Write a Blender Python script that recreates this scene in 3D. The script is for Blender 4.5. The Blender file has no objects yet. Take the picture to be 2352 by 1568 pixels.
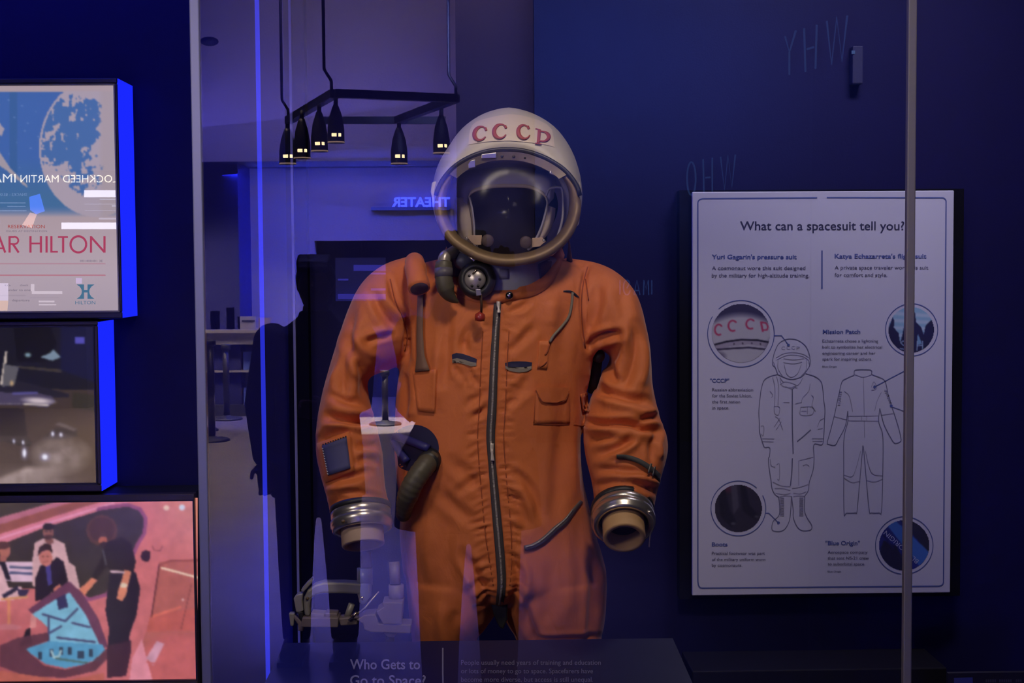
import bpy, bmesh, math, random
import numpy as np
from mathutils import Vector, Matrix
from mathutils.bvhtree import BVHTree

random.seed(7)
SC = bpy.context.scene
COL = SC.collection

# ------------------------------------------------------------------ camera
W, H, F = 2352.0, 1568.0, 3231.0
PITCH, YAW, ROLL = math.radians(3.1), math.radians(1.2), math.radians(0.4)
EYE = Vector((0.0, 0.0, 1.6))
FWD = Vector((math.sin(YAW) * math.cos(PITCH), math.cos(YAW) * math.cos(PITCH), -math.sin(PITCH)))
_r0 = Vector((math.cos(YAW), -math.sin(YAW), 0.0))
_u0 = _r0.cross(FWD)
RIGHT = _r0 * math.cos(ROLL) - _u0 * math.sin(ROLL)
UP = _u0 * math.cos(ROLL) + _r0 * math.sin(ROLL)
cd = bpy.data.cameras.new('camera')
cd.sensor_width = 36.0
cd.lens = 36.0 * F / W
cd.clip_start = 0.01
cam = bpy.data.objects.new('view_camera', cd)
m = Matrix.Identity(4)
for i in range(3):
    m[i][0], m[i][1], m[i][2], m[i][3] = RIGHT[i], UP[i], -FWD[i], EYE[i]
cam.matrix_world = m
COL.objects.link(cam)
SC.camera = cam

# ------------------------------------------------------------------ world, exposure
wd = bpy.data.worlds.new('hall_world')
wd.use_nodes = True
wd.node_tree.nodes['Background'].inputs[0].default_value = (0.012, 0.013, 0.035, 1)
wd.node_tree.nodes['Background'].inputs[1].default_value = 1.0
SC.world = wd
SC.view_settings.view_transform = 'Standard'
SC.view_settings.look = 'None'
SC.view_settings.exposure = 0.0
SC.view_settings.gamma = 1.0
SC.view_settings.use_curve_mapping = False
SC.cycles.use_denoising = True
SC.cycles.transparent_max_bounces = 16
SC.cycles.sample_clamp_indirect = 4.0
SC.cycles.caustics_reflective = False
SC.cycles.caustics_refractive = False

# ------------------------------------------------------------------ large lights
def light(name, kind, loc, target, energy, color, size=0.3, size_y=None, angle=60, blend=0.5, spread=180):
    ld = bpy.data.lights.new(name, kind)
    ld.energy = energy
    ld.color = color
    if kind == 'AREA':
        ld.size = size
        ld.spread = math.radians(spread)
        if size_y:
            ld.shape = 'RECTANGLE'
            ld.size_y = size_y
    elif kind == 'SPOT':
        ld.spot_size = math.radians(angle)
        ld.spot_blend = blend
        ld.shadow_soft_size = size
    else:
        ld.shadow_soft_size = size
    o = bpy.data.objects.new(name, ld)
    o.location = loc
    o.rotation_euler = (Vector(target) - Vector(loc)).to_track_quat('-Z', 'Y').to_euler()
    COL.objects.link(o)
    return o

WARM, BLUE = (1.0, 0.80, 0.60), (0.05, 0.07, 1.0)
light('case_key_light', 'SPOT', (0.34, 0.70, 3.75), (0.03, 2.62, 1.72), 178, (1.0, 0.83, 0.66), 0.22, angle=36, blend=1.0)
light('case_side_light', 'AREA', (-1.08, 0.9, 2.15), (0.0, 2.6, 1.4), 1.25, (1.0, 0.84, 0.72), 0.3, 0.5, spread=70)
light('panel_wash_light', 'AREA', (1.02, 2.75, 2.9), (0.92, 3.56, 1.35), 4.6, (0.90, 0.84, 1.0), 0.5, 0.2, spread=100)
light('wall_wash_blue', 'AREA', (-1.4, 3.25, 3.0), (-1.2, 3.6, 2.1), 16.0, BLUE, 1.6, 0.1)
light('case_blue_uplight', 'SPOT', (-0.52, 3.46, 0.32), (-0.56, 3.58, 0.95), 9.0, BLUE, 0.02, angle=38, blend=0.5)
# hall behind the photographer
light('hall_blue_wash_low', 'AREA', (-2.0, -10.55, 2.62), (-1.9, -11.35, 1.6), 1950, BLUE, 2.6, 0.12, spread=140)
light('hall_blue_wash_high', 'AREA', (-2.0, -10.6, 2.95), (-1.9, -11.35, 3.9), 110, (0.16, 0.14, 1.0), 4.0, 0.12)
light('hall_warm_top', 'AREA', (-1.2, -9.9, 5.2), (-1.0, -11.4, 4.0), 16, (1.0, 0.66, 0.66), 4.0, 0.3)
light('hall_warm_ceiling', 'AREA', (-2.6, -6.6, 5.0), (-2.6, -6.6, 0.0), 210, (1.0, 0.78, 0.62), 2.6, 5.0, spread=50)
light('hall_counter_light', 'AREA', (-3.1, -9.6, 2.7), (-3.1, -10.5, 0.7), 120, (1.0, 0.82, 0.68), 1.6, 0.3, spread=70)
light('hall_floor_blue', 'AREA', (-1.3, -2.6, 4.9), (-1.3, -2.6, 0.0), 75, (0.24, 0.22, 1.0), 1.6, 2.0, spread=40)
light('hall_floor_pool', 'SPOT', (-1.15, -9.3, 4.9), (-1.15, -9.55, 0.0), 15000, (1.0, 0.85, 0.72), 0.05, angle=19, blend=0.35)
light('hall_partition_blue', 'AREA', (1.0, -5.6, 3.3), (1.0, -8.3, 3.5), 150, (0.34, 0.38, 1.0), 3.0, 0.6, spread=100)
light('hall_partition_warm', 'AREA', (0.9, -7.5, 5.25), (0.9, -8.3, 4.6), 130, (1.0, 0.72, 0.62), 3.5, 0.2, spread=90)

# ------------------------------------------------------------------ maths helpers
def P(px, py, Y):
    """the place at depth Y on the line of sight through a point of the photograph"""
    d = FWD + RIGHT * ((px - W / 2) / F) - UP * ((py - H / 2) / F)
    return EYE + d * (Y / d.y)

GLASS_Y, WALL_Y, BOX_Y = 2.30, 3.60, 3.47
SUIT_Y = 2.68

def VM(px, py, Yv, mirror=GLASS_Y):
    """the place in the hall whose mirror image in a pane at depth `mirror` stands at depth Yv"""
    p = P(px, py, Yv)
    p.y = 2 * mirror - Yv
    return p

_R, _U, _Fw, _E = (np.array(v) for v in (RIGHT, UP, FWD, EYE))
def proj(co):
    d = co - _E
    z = d @ _Fw
    return np.stack([W / 2 + F * (d @ _R) / z, H / 2 - F * (d @ _U) / z], 1)

def lin(c):
    return tuple((v / 255 / 12.92) if v / 255 <= 0.04045 else ((v / 255 + 0.055) / 1.055) ** 2.4 for v in c[:3])

def catmull(pts, n):
    """smooth the rows of pts (k, d): n rows between each pair"""
    p = np.array(pts, float)
    p = np.vstack([2 * p[0] - p[1], p, 2 * p[-1] - p[-2]])
    out = []
    for i in range(1, len(p) - 2):
        for k in range(n):
            t = k / n
            a, b, c, d = p[i - 1], p[i], p[i + 1], p[i + 2]
            out.append(0.5 * (2 * b + (c - a) * t + (2 * a - 5 * b + 4 * c - d) * t * t + (3 * b - a - 3 * c + d) * t ** 3))
    out.append(p[-2])
    return np.array(out)

# ------------------------------------------------------------------ materials
MATS = {}
def mat(name, color, rough=0.5, metal=0.0, emit=None, strength=1.0, bump=None, spec=0.5, vary=None, coat=0.0):
    if name in MATS:
        return MATS[name]
    mt = bpy.data.materials.new(name)
    mt.use_nodes = True
    nt = mt.node_tree
    b = nt.nodes['Principled BSDF']
    b.inputs['Base Color'].default_value = (*color, 1)
    b.inputs['Roughness'].default_value = rough
    b.inputs['Metallic'].default_value = metal
    b.inputs['Specular IOR Level'].default_value = spec
    b.inputs['Coat Weight'].default_value = coat
    if emit:
        b.inputs['Emission Color'].default_value = (*emit, 1)
        b.inputs['Emission Strength'].default_value = strength
    if vary or bump:
        tc = nt.nodes.new('ShaderNodeTexCoord')
    if vary:
        sc, amt = vary
        nz = nt.nodes.new('ShaderNodeTexNoise')
        nz.inputs['Scale'].default_value = sc
        nz.inputs['Detail'].default_value = 6
        nt.links.new(tc.outputs['Object'], nz.inputs['Vector'])
        mx = nt.nodes.new('ShaderNodeMix')
        mx.data_type = 'RGBA'
        mx.inputs[6].default_value = (*[c * (1 - amt) for c in color], 1)
        mx.inputs[7].default_value = (*[min(1, c * (1 + amt)) for c in color], 1)
        nt.links.new(nz.outputs['Fac'], mx.inputs[0])
        nt.links.new(mx.outputs[2], b.inputs['Base Color'])
    if bump:
        sc, st, dist = bump
        nz = nt.nodes.new('ShaderNodeTexNoise')
        nz.inputs['Scale'].default_value = sc
        nz.inputs['Detail'].default_value = 8
        nt.links.new(tc.outputs['Object'], nz.inputs['Vector'])
        bp = nt.nodes.new('ShaderNodeBump')
        bp.inputs['Strength'].default_value = st
        bp.inputs['Distance'].default_value = dist
        nt.links.new(nz.outputs['Fac'], bp.inputs['Height'])
        nt.links.new(bp.outputs['Normal'], b.inputs['Normal'])
    MATS[name] = mt
    return mt

def emission(name, color, strength):
    if name in MATS:
        return MATS[name]
    mt = bpy.data.materials.new(name)
    mt.use_nodes = True
    nt = mt.node_tree
    nt.nodes.remove(nt.nodes['Principled BSDF'])
    e = nt.nodes.new('ShaderNodeEmission')
    e.inputs[0].default_value = (*color, 1)
    e.inputs[1].default_value = strength
    nt.links.new(e.outputs[0], nt.nodes['Material Output'].inputs[0])
    MATS[name] = mt
    return mt

def pane_glass(name, ior, tint=(1, 1, 1), rough=0.0, gloss=(1, 1, 1)):
    """a sheet of clear glass: what it mirrors over what shows through it"""
    if name in MATS:
        return MATS[name]
    mt = bpy.data.materials.new(name)
    mt.use_nodes = True
    nt = mt.node_tree
    nt.nodes.remove(nt.nodes['Principled BSDF'])
    f0 = ((ior - 1) / (ior + 1)) ** 2
    lw = nt.nodes.new('ShaderNodeLayerWeight')
    lw.inputs[0].default_value = 0.5
    pw = nt.nodes.new('ShaderNodeMath'); pw.operation = 'POWER'; pw.inputs[1].default_value = 5.0
    nt.links.new(lw.outputs['Facing'], pw.inputs[0])
    fr = nt.nodes.new('ShaderNodeMath'); fr.operation = 'MULTIPLY_ADD'
    fr.inputs[1].default_value = min(0.6, f0 * 6)
    fr.inputs[2].default_value = f0
    nt.links.new(pw.outputs[0], fr.inputs[0])
    tr = nt.nodes.new('ShaderNodeBsdfTransparent')
    tr.inputs[0].default_value = (*tint, 1)
    gl = nt.nodes.new('ShaderNodeBsdfGlossy')
    gl.inputs['Roughness'].default_value = rough
    gl.inputs['Color'].default_value = (*gloss, 1)
    mx = nt.nodes.new('ShaderNodeMixShader')
    nt.links.new(fr.outputs[0], mx.inputs[0])
    nt.links.new(tr.outputs[0], mx.inputs[1])
    nt.links.new(gl.outputs[0], mx.inputs[2])
    nt.links.new(mx.outputs[0], nt.nodes['Material Output'].inputs[0])
    MATS[name] = mt
    return mt

def print_mat(name, glow=True, rough=0.5):
    """ink on a sheet; glow: a backlit sheet"""
    if name in MATS:
        return MATS[name]
    mt = bpy.data.materials.new(name)
    mt.use_nodes = True
    nt = mt.node_tree
    b = nt.nodes['Principled BSDF']
    at = nt.nodes.new('ShaderNodeAttribute')
    at.attribute_name = 'ink'
    if glow:
        b.inputs['Base Color'].default_value = (0.02, 0.02, 0.02, 1)
        nt.links.new(at.outputs['Color'], b.inputs['Emission Color'])
        b.inputs['Emission Strength'].default_value = 1.0
    else:
        nt.links.new(at.outputs['Color'], b.inputs['Base Color'])
    b.inputs['Roughness'].default_value = rough
    MATS[name] = mt
    return mt

# ------------------------------------------------------------------ object helpers
class MB:
    """collects shapes (world coordinates) and links them as ONE mesh object"""
    def __init__(self):
        self.v, self.f, self.mi, self.sm = [], [], [], []
    def add(self, verts, faces, mi=0, smooth=False):
        o = len(self.v)
        self.v += [tuple(v) for v in verts]
        self.f += [tuple(i + o for i in f) for f in faces]
        self.mi += [mi] * len(faces)
        self.sm += [smooth] * len(faces)
        return self
    def box(self, lo, hi, mi=0):
        x0, y0, z0 = lo
        x1, y1, z1 = hi
        v = [(x0, y0, z0), (x1, y0, z0), (x1, y1, z0), (x0, y1, z0), (x0, y0, z1), (x1, y0, z1), (x1, y1, z1), (x0, y1, z1)]
        f = [(0, 3, 2, 1), (4, 5, 6, 7), (0, 1, 5, 4), (1, 2, 6, 5), (2, 3, 7, 6), (3, 0, 4, 7)]
        return self.add(v, f, mi)
    def prism(self, front, shift, mi=0):
        """front: list of points of a planar outline; shift: vector to the back face"""
        n = len(front)
        s = Vector(shift)
        v = [Vector(p) for p in front] + [Vector(p) + s for p in front]
        f = [tuple(range(n)), tuple(range(2 * n - 1, n - 1, -1))] + [(i, i + n, (i + 1) % n + n, (i + 1) % n) for i in range(n)]
        return self.add(v, f, mi)
    def loft(self, rings, mi=0, caps=True, smooth=True, closed=True):
        n = len(rings[0])
        v = [tuple(p) for r in rings for p in r]
        f = []
        for a in range(len(rings) - 1):
            for i in range(n if closed else n - 1):
                j = (i + 1) % n
                f.append((a * n + i, a * n + j, (a + 1) * n + j, (a + 1) * n + i))
        if caps:
            f.append(tuple(range(n - 1, -1, -1)))
            f.append(tuple((len(rings) - 1) * n + i for i in range(n)))
        return self.add(v, f, mi, smooth)
    def tube(self, pts, rad, mi=0, n=16, caps=True, round_ends=False):
        p = [Vector(q) for q in pts]
        r = list(rad) if hasattr(rad, '__len__') else [rad] * len(p)
        if round_ends:
            d0, d1 = (p[0] - p[1]).normalized(), (p[-1] - p[-2]).normalized()
            A, RA, B, RB = [], [], [], []
            for a in (0.15, 0.5, 0.85):
                A.append(p[0] + d0 * r[0] * math.cos(a * math.pi / 2)); RA.append(r[0] * math.sin(a * math.pi / 2))
                B.append(p[-1] + d1 * r[-1] * math.cos(a * math.pi / 2)); RB.append(r[-1] * math.sin(a * math.pi / 2))
            p, r = A + p + B[::-1], RA + r + RB[::-1]
        rings = []
        u = None
        for i in range(len(p)):
            t = (p[min(i + 1, len(p) - 1)] - p[max(i - 1, 0)]).normalized()
            if u is None:
                u = t.orthogonal().normalized()
            else:
                u = (u - t * u.dot(t))
                u = u.normalized() if u.length > 1e-6 else t.orthogonal().normalized()
            w = t.cross(u)
            rings.append([p[i] + u * (r[i] * math.cos(2 * math.pi * k / n)) + w * (r[i] * math.sin(2 * math.pi * k / n)) for k in range(n)])
        return self.loft(rings, mi, caps)
    def lathe(self, base, axis, prof, mi=0, n=48, caps=True):
        """prof: list of (radius, height along axis)"""
        a = Vector(axis).normalized()
        u = a.orthogonal().normalized()
        w = a.cross(u)
        b = Vector(base)
        rings = [[b + a * h + (u * math.cos(2 * math.pi * k / n) + w * math.sin(2 * math.pi * k / n)) * max(r, 1e-5) for k in range(n)] for r, h in prof]
        return self.loft(rings, mi, caps)
    def ball(self, c, r, mi=0, n=24):
        c = Vector(c)
        r = r if hasattr(r, '__len__') else (r, r, r)
        rings = []
        for i in range(1, n // 2):
            a = math.pi * i / (n // 2)
            rings.append([c + Vector((r[0] * math.sin(a) * math.cos(2 * math.pi * k / n), r[1] * math.sin(a) * math.sin(2 * math.pi * k / n), -r[2] * math.cos(a))) for k in range(n)])
        return self.loft(rings, mi, True)
    def build(self, name, mats, parent=None, loc=None, bevel=0.0):
        me = bpy.data.meshes.new(name)
        org = Vector((0, 0, 0))
        if parent is not None:
            org = parent.matrix_world.translation if parent.parent is None else root_of(parent).matrix_world.translation
        elif loc is not None:
            org = Vector(loc)
        me.from_pydata([tuple(Vector(v) - org) for v in self.v], [], self.f)
        ms = mats if isinstance(mats, (list, tuple)) else [mats]
        for q in ms:
            me.materials.append(q)
        me.polygons.foreach_set('material_index', self.mi)
        me.polygons.foreach_set('use_smooth', self.sm)
        bm = bmesh.new()
        bm.from_mesh(me)
        bmesh.ops.recalc_face_normals(bm, faces=bm.faces)
        bm.to_mesh(me)
        bm.free()
        me.update()
        o = bpy.data.objects.new(name, me)
        COL.objects.link(o)
        if parent is not None:
            o.parent = parent
        else:
            o.location = org
            o.matrix_world = Matrix.Translation(org)
        if bevel:
            bv = o.modifiers.new('bevel', 'BEVEL')
            bv.width = bevel
            bv.segments = 2
            bv.limit_method = 'ANGLE'
        return o

def root_of(o):
    while o.parent is not None:
        o = o.parent
    return o

def thing(name, label, cat, loc=(0, 0, 0), group=None):
    o = bpy.data.objects.new(name, None)
    o.empty_display_size = 0.05
    o.location = loc
    o.matrix_world = Matrix.Translation(loc)
    COL.objects.link(o)
    return tag(o, label, cat, group)

def tag(o, label, cat, group=None):
    o['label'] = label
    o['category'] = cat
    if group:
        o['group'] = group
    return o

def struct(o):
    o['kind'] = 'structure'
    return o

def copy_tree(o, loc=None, parent=None):
    c = o.copy()
    COL.objects.link(c)
    if parent is not None:
        c.parent = parent
    if loc is not None:
        c.location = loc
        c.matrix_world = Matrix.Translation(loc)
    for ch in list(o.children):
        copy_tree(ch, None, c)
    return c

def rbox(mb, lo, hi, r, mi=0, seg=4):
    """box with rounded vertical edges seen from the front (rounded in x-z)"""
    x0, y0, z0 = lo
    x1, y1, z1 = hi
    pts = []
    for cx, cz, a0 in ((x1 - r, z1 - r, 0), (x0 + r, z1 - r, 90), (x0 + r, z0 + r, 180), (x1 - r, z0 + r, 270)):
        for k in range(seg + 1):
            a = math.radians(a0 + 90 * k / seg)
            pts.append((cx + r * math.cos(a), y0, cz + r * math.sin(a)))
    return mb.prism(pts, (0, y1 - y0, 0), mi)

_TXT = {}
def text_shape(body, bold=0.0):
    """flat letter outlines, width normalised by cap height: (verts 2-D array, faces, width)"""
    if (body, bold) in _TXT:
        return _TXT[(body, bold)]
    cu = bpy.data.curves.new('lettering', 'FONT')
    cu.body = body
    cu.size = 1.0
    cu.resolution_u = 3
    cu.offset = bold
    o = bpy.data.objects.new('lettering', cu)
    COL.objects.link(o)
    dg = bpy.context.evaluated_depsgraph_get()
    me = bpy.data.meshes.new_from_object(o.evaluated_get(dg))
    v = np.array([vv.co[:2] for vv in me.vertices]) if len(me.vertices) else np.zeros((0, 2))
    f = [tuple(p.vertices) for p in me.polygons]
    bpy.data.objects.remove(o)
    bpy.data.curves.remove(cu)
    bpy.data.meshes.remove(me)
    _TXT[(body, bold)] = (v, f)
    return v, f

def text_on(mb, body, x0, x1, base, cap, Y, mi=0, lift=0.0008, maker=None, slope=0.0, bold=0.0):
    """lettering on an upright plane at depth Y from photo column x0 to x1, baseline row, cap height in pixels"""
    v, f = text_shape(body, bold)
    lo, hi = v[:, 0].min(), v[:, 0].max()
    mk = maker or (lambda a, b: P(a, b, Y - lift))
    capu = 0.729
    out = [mk(x0 + (x - lo) / (hi - lo) * (x1 - x0), base + slope * (x - lo) / (hi - lo) - y / capu * cap) for x, y in v]
    mb.add(out, f, mi)

def ribbon_flat(mb, pts, width, Y, mi=0, lift=0.0008, closed=False, maker=None):
    """a drawn line: photo polyline on an upright plane at depth Y, width in pixels"""
    p = np.array(pts, float)
    if closed:
        p = np.vstack([p, p[:1]])
    mk = maker or (lambda a, b: P(a, b, Y - lift))
    t = np.gradient(p, axis=0)
    if closed:
        t[0] = t[-1] = p[1] - p[-2]
    t /= np.linalg.norm(t, axis=1)[:, None] + 1e-9
    n = np.stack([-t[:, 1], t[:, 0]], 1)
    w = width / 2
    v = []
    for q, k in zip(p, n):
        v += [mk(*(q + k * w)), mk(*(q - k * w))]
    mb.add(v, [(2 * i, 2 * i + 1, 2 * i + 3, 2 * i + 2) for i in range(len(p) - 1)], mi)

def arc(cx, cy, rx, ry, a0, a1, n=40):
    return [(cx + rx * math.cos(math.radians(a0 + (a1 - a0) * k / n)), cy + ry * math.sin(math.radians(a0 + (a1 - a0) * k / n))) for k in range(n + 1)]

def vnoise(x, y, seed=0):
    """smooth value noise"""
    rs = np.random.RandomState(seed)
    T = rs.rand(64, 64)
    xi, yi = np.floor(x).astype(int), np.floor(y).astype(int)
    xf, yf = x - xi, y - yi
    xf, yf = xf * xf * (3 - 2 * xf), yf * yf * (3 - 2 * yf)
    g = lambda a, b: T[a % 64, b % 64]
    return (g(xi, yi) * (1 - xf) + g(xi + 1, yi) * xf) * (1 - yf) + (g(xi, yi + 1) * (1 - xf) + g(xi + 1, yi + 1) * xf) * yf

def fbm(x, y, seed=0, octv=4):
    s, a, t = 0, 0.5, 0
    for k in range(octv):
        s = s + a * vnoise(x * 2 ** k, y * 2 ** k, seed + k)
        t += a
        a *= 0.5
    return s / t

class Sheet:
    """a printed picture: a fine grid of ink over a sheet, addressed in photo pixels"""
    def __init__(self, x0, y0, x1, y1, step, bg):
        self.b = (x0, y0, x1, y1)
        self.nx, self.ny = int((x1 - x0) / step) + 1, int((y1 - y0) / step) + 1
        xs, ys = np.linspace(x0, x1, self.nx), np.linspace(y0, y1, self.ny)
        self.X, self.Yp = np.meshgrid(xs, ys)
        self.c = np.ones((self.ny, self.nx, 3)) * np.array(bg, float)
    def mix(self, mask, col, a=1.0):
        m = (mask * a)[..., None]
        self.c = self.c * (1 - m) + np.array(col, float) * m
    def inside(self, pts):
        x, y = self.X, self.Yp
        r = np.zeros(x.shape, bool)
        n = len(pts)
        for i in range(n):
            (xa, ya), (xb, yb) = pts[i], pts[(i + 1) % n]
            if ya == yb:
                continue
            c = ((ya > y) != (yb > y)) & (x < (xb - xa) * (y - ya) / (yb - ya) + xa)
            r ^= c
        return r.astype(float)
    def poly(self, pts, col, a=1.0):
        self.mix(self.inside(pts), col, a)
    def oval(self, cx, cy, rx, ry, col, a=1.0, rot=0, soft=0.0):
        c, s = math.cos(math.radians(rot)), math.sin(math.radians(rot))
        dx, dy = self.X - cx, self.Yp - cy
        d = np.sqrt(((dx * c + dy * s) / rx) ** 2 + ((-dx * s + dy * c) / ry) ** 2)
        m = np.clip((1 - d) / max(soft, 1e-3), 0, 1) if soft else (d < 1).astype(float)
        self.mix(m, col, a)
    def line(self, pts, w, col, a=1.0):
        d = np.full(self.X.shape, 1e9)
        for (xa, ya), (xb, yb) in zip(pts[:-1], pts[1:]):
            L = (xb - xa) ** 2 + (yb - ya) ** 2 + 1e-9
            t = np.clip(((self.X - xa) * (xb - xa) + (self.Yp - ya) * (yb - ya)) / L, 0, 1)
            d = np.minimum(d, np.hypot(self.X - xa - t * (xb - xa), self.Yp - ya - t * (yb - ya)))
        self.mix(np.clip(w / 2 - d + 0.5, 0, 1), col, a)
    def fade(self, f, col):
        self.mix(np.clip(f(self.X, self.Yp), 0, 1), col)
    def blur(self, k=1):
        for _ in range(k):
            p = np.pad(self.c, ((1, 1), (1, 1), (0, 0)), 'edge')
            self.c = (p[:-2, 1:-1] + p[2:, 1:-1] + p[1:-1, :-2] + p[1:-1, 2:] + 2 * p[1:-1, 1:-1]) / 6
    def build(self, name, Y, material, parent, disc=None, maker=None):
        mk = maker or (lambda a, b: P(a, b, Y))
        keep = np.ones(self.X.shape, bool)
        if disc:
            keep = np.hypot(self.X - disc[0], self.Yp - disc[1]) <= disc[2]
        org = root_of(parent).matrix_world.translation
        co = [tuple(mk(a, b) - org) for a, b in zip(self.X.ravel(), self.Yp.ravel())]
        nx = self.nx
        fc = []
        for j in range(self.ny - 1):
            for i in range(nx - 1):
                if keep[j, i] and keep[j, i + 1] and keep[j + 1, i] and keep[j + 1, i + 1]:
                    a = j * nx + i
                    fc.append((a, a + nx, a + nx + 1, a + 1))
        me = bpy.data.meshes.new(name)
        me.from_pydata(co, [], fc)
        at = me.color_attributes.new('ink', 'FLOAT_COLOR', 'POINT')
        c = np.clip(self.c, 0, 255) / 255
        c = np.where(c <= 0.04045, c / 12.92, ((c + 0.055) / 1.055) ** 2.4).reshape(-1, 3)
        buf = np.ones((len(c), 4))
        buf[:, :3] = c
        at.data.foreach_set('color', buf.ravel())
        me.materials.append(material)
        bm = bmesh.new(); bm.from_mesh(me)
        loose = [v for v in bm.verts if not v.link_faces]
        bmesh.ops.delete(bm, geom=loose, context='VERTS')
        bm.to_mesh(me); bm.free()
        o = bpy.data.objects.new(name, me)
        COL.objects.link(o)
        o.parent = parent
        return o

# ------------------------------------------------------------------ the room
NAVY = mat('navy_paint', (0.0085, 0.0072, 0.060), 0.6, spec=0.15, bump=(220, 0.15, 0.002), vary=(1.2, 0.12))
HALLNAVY = mat('hall_navy_paint', (0.017, 0.030, 0.095), 0.6, spec=0.1, vary=(0.8, 0.15))
BOARD = mat('hall_board_paint', (0.42, 0.38, 0.45), 0.6)
_nt = BOARD.node_tree
_tc = _nt.nodes.new('ShaderNodeTexCoord')
_wv = _nt.nodes.new('ShaderNodeTexWave'); _wv.bands_direction = 'Z'; _wv.inputs['Scale'].default_value = 2.1; _wv.inputs['Distortion'].default_value = 0.6
_bp = _nt.nodes.new('ShaderNodeBump'); _bp.inputs['Strength'].default_value = 0.12; _bp.inputs['Distance'].default_value = 0.01
_nt.links.new(_tc.outputs['Object'], _wv.inputs['Vector'])
_nt.links.new(_wv.outputs['Fac'], _bp.inputs['Height'])
_nt.links.new(_bp.outputs['Normal'], _nt.nodes['Principled BSDF'].inputs['Normal'])
TERRAZZO = mat('polished_floor', (0.42, 0.37, 0.36), 0.22, vary=(3.0, 0.25))
BLACK = mat('matte_black', (0.006, 0.006, 0.009), 0.6)
DARKNAVY = mat('deep_navy', (0.010, 0.009, 0.030), 0.5)
CHARCOAL = mat('charcoal_paint', (0.018, 0.017, 0.022), 0.45)
STEEL = mat('brushed_steel', (0.45, 0.43, 0.42), 0.35, 1.0)

X0, X1, YB, ZC = -7.5, 5.5, -11.4, 5.3
struct(MB().box((X0, YB - 1.5, -0.1), (X1, WALL_Y + 0.1, 0.0)).build('floor', TERRAZZO))
struct(MB().box((X0, YB - 1.5, ZC), (X1, WALL_Y + 0.1, ZC + 0.1)).build('ceiling', CHARCOAL))
struct(MB().box((X0, WALL_Y, 0.0), (X1, WALL_Y + 0.1, ZC)).build('wall_back', NAVY))
struct(MB().box((X0 - 0.1, YB - 1.5, 0.0), (X0, WALL_Y + 0.1, ZC)).build('wall_left', HALLNAVY))
struct(MB().box((X1, YB - 1.5, 0.0), (X1 + 0.1, WALL_Y + 0.1, ZC)).build('wall_right', HALLNAVY))
# the theatre front: a wall with a dark doorway
dl, dr, dt = VM(722, 553, 16.0), VM(1330, 553, 16.0), VM(722, 553, 16.0)
wf = MB()
wf.box((X0, YB - 0.2, 0), (dl.x, YB, ZC)).box((dr.x, YB - 0.2, 0), (X1, YB, ZC)).box((dl.x, YB - 0.2, dt.z), (dr.x, YB, ZC))
struct(wf.build('wall_front', BOARD))
rc_ = MB().box((dl.x - 0.4, YB - 1.3, 0), (dr.x + 0.4, YB - 1.2, dt.z + 0.3)).box((dl.x - 0.4, YB - 1.2, 0), (dl.x - 0.3, YB - 0.2, dt.z + 0.3)).box((dr.x + 0.3, YB - 1.2, 0), (dr.x + 0.4, YB - 0.2, dt.z + 0.3))
rc_.box((dl.x - 0.3, YB - 1.2, dt.z + 0.2), (dr.x + 0.3, YB - 0.2, dt.z + 0.3))
struct(rc_.build('door_1', mat('doorway_dark', (0.006, 0.007, 0.011), 0.6)))
lz = VM(700, 380, 16.0).z
struct(MB().box((X0, YB, lz - 0.03), (VM(1046, 380, 15.8).x, YB + 0.25, lz + 0.03)).build('trim_1', mat('ledge_paint', (0.03, 0.03, 0.05), 0.5)))
# partitions of the hall that stand beside the theatre front
px_edge = VM(1048, 300, 13.0)
struct(MB().box((px_edge.x, -8.6, 0), (VM(1228, 300, 13.0).x, -8.4, ZC)).build('wall_partition', mat('hall_navy_warm_lit', (0.050, 0.042, 0.085), 0.6, spec=0.1)))  # greyer base colour stands in for warm light on this partition
struct(MB().box((VM(1228, 300, 12.6).x, -8.2, 0), (X1, -8.0, ZC)).build('wall_partition_right', HALLNAVY))
kx = VM(545, 380, 15.2).x
struct(MB().box((X0, -11.4, 0), (kx, -10.6, lz - 0.02)).build('wall_kiosk', mat('kiosk_navy', (0.018, 0.018, 0.085), 0.6, spec=0.1)))
# dark joint of the back wall, left of the suit
a, b = P(667, 700, WALL_Y), P(713, 700, WALL_Y)
jb = MB().box((a.x, WALL_Y - 0.05, 0), (b.x, WALL_Y, ZC))
struct(jb.build('trim_2', mat('joint_black_blue', (0.002, 0.002, 0.010), 0.7, spec=0.05)))
c = P(676, 700, WALL_Y - 0.05)
struct(MB().box((c.x - 0.003, WALL_Y - 0.058, 0), (c.x + 0.003, WALL_Y - 0.05, ZC)).build('trim_3', mat('grey_blue_bead', (0.16, 0.16, 0.30), 0.4)))

# ------------------------------------------------------------------ the display case
XL, XR = P(455, 784, GLASS_Y).x, P(2097, 784, GLASS_Y).x
CASE_B = 3.02
ZB, ZT = 0.25, 2.62
MIRROR = pane_glass('front_glass', 2.0, (0.97, 0.97, 0.98))
CLEAR = pane_glass('side_glass', 1.06, (1, 1, 1))
INNER = pane_glass('clear_glass_face', 1.02, (1, 1, 1))
EDGE = mat('glass_edge', (0.30, 0.32, 0.36), 0.3)
case = thing('display_case', 'tall clear glass display case around the orange spacesuit', 'display case', ((XL + XR) / 2, (GLASS_Y + CASE_B) / 2, 0))

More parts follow.
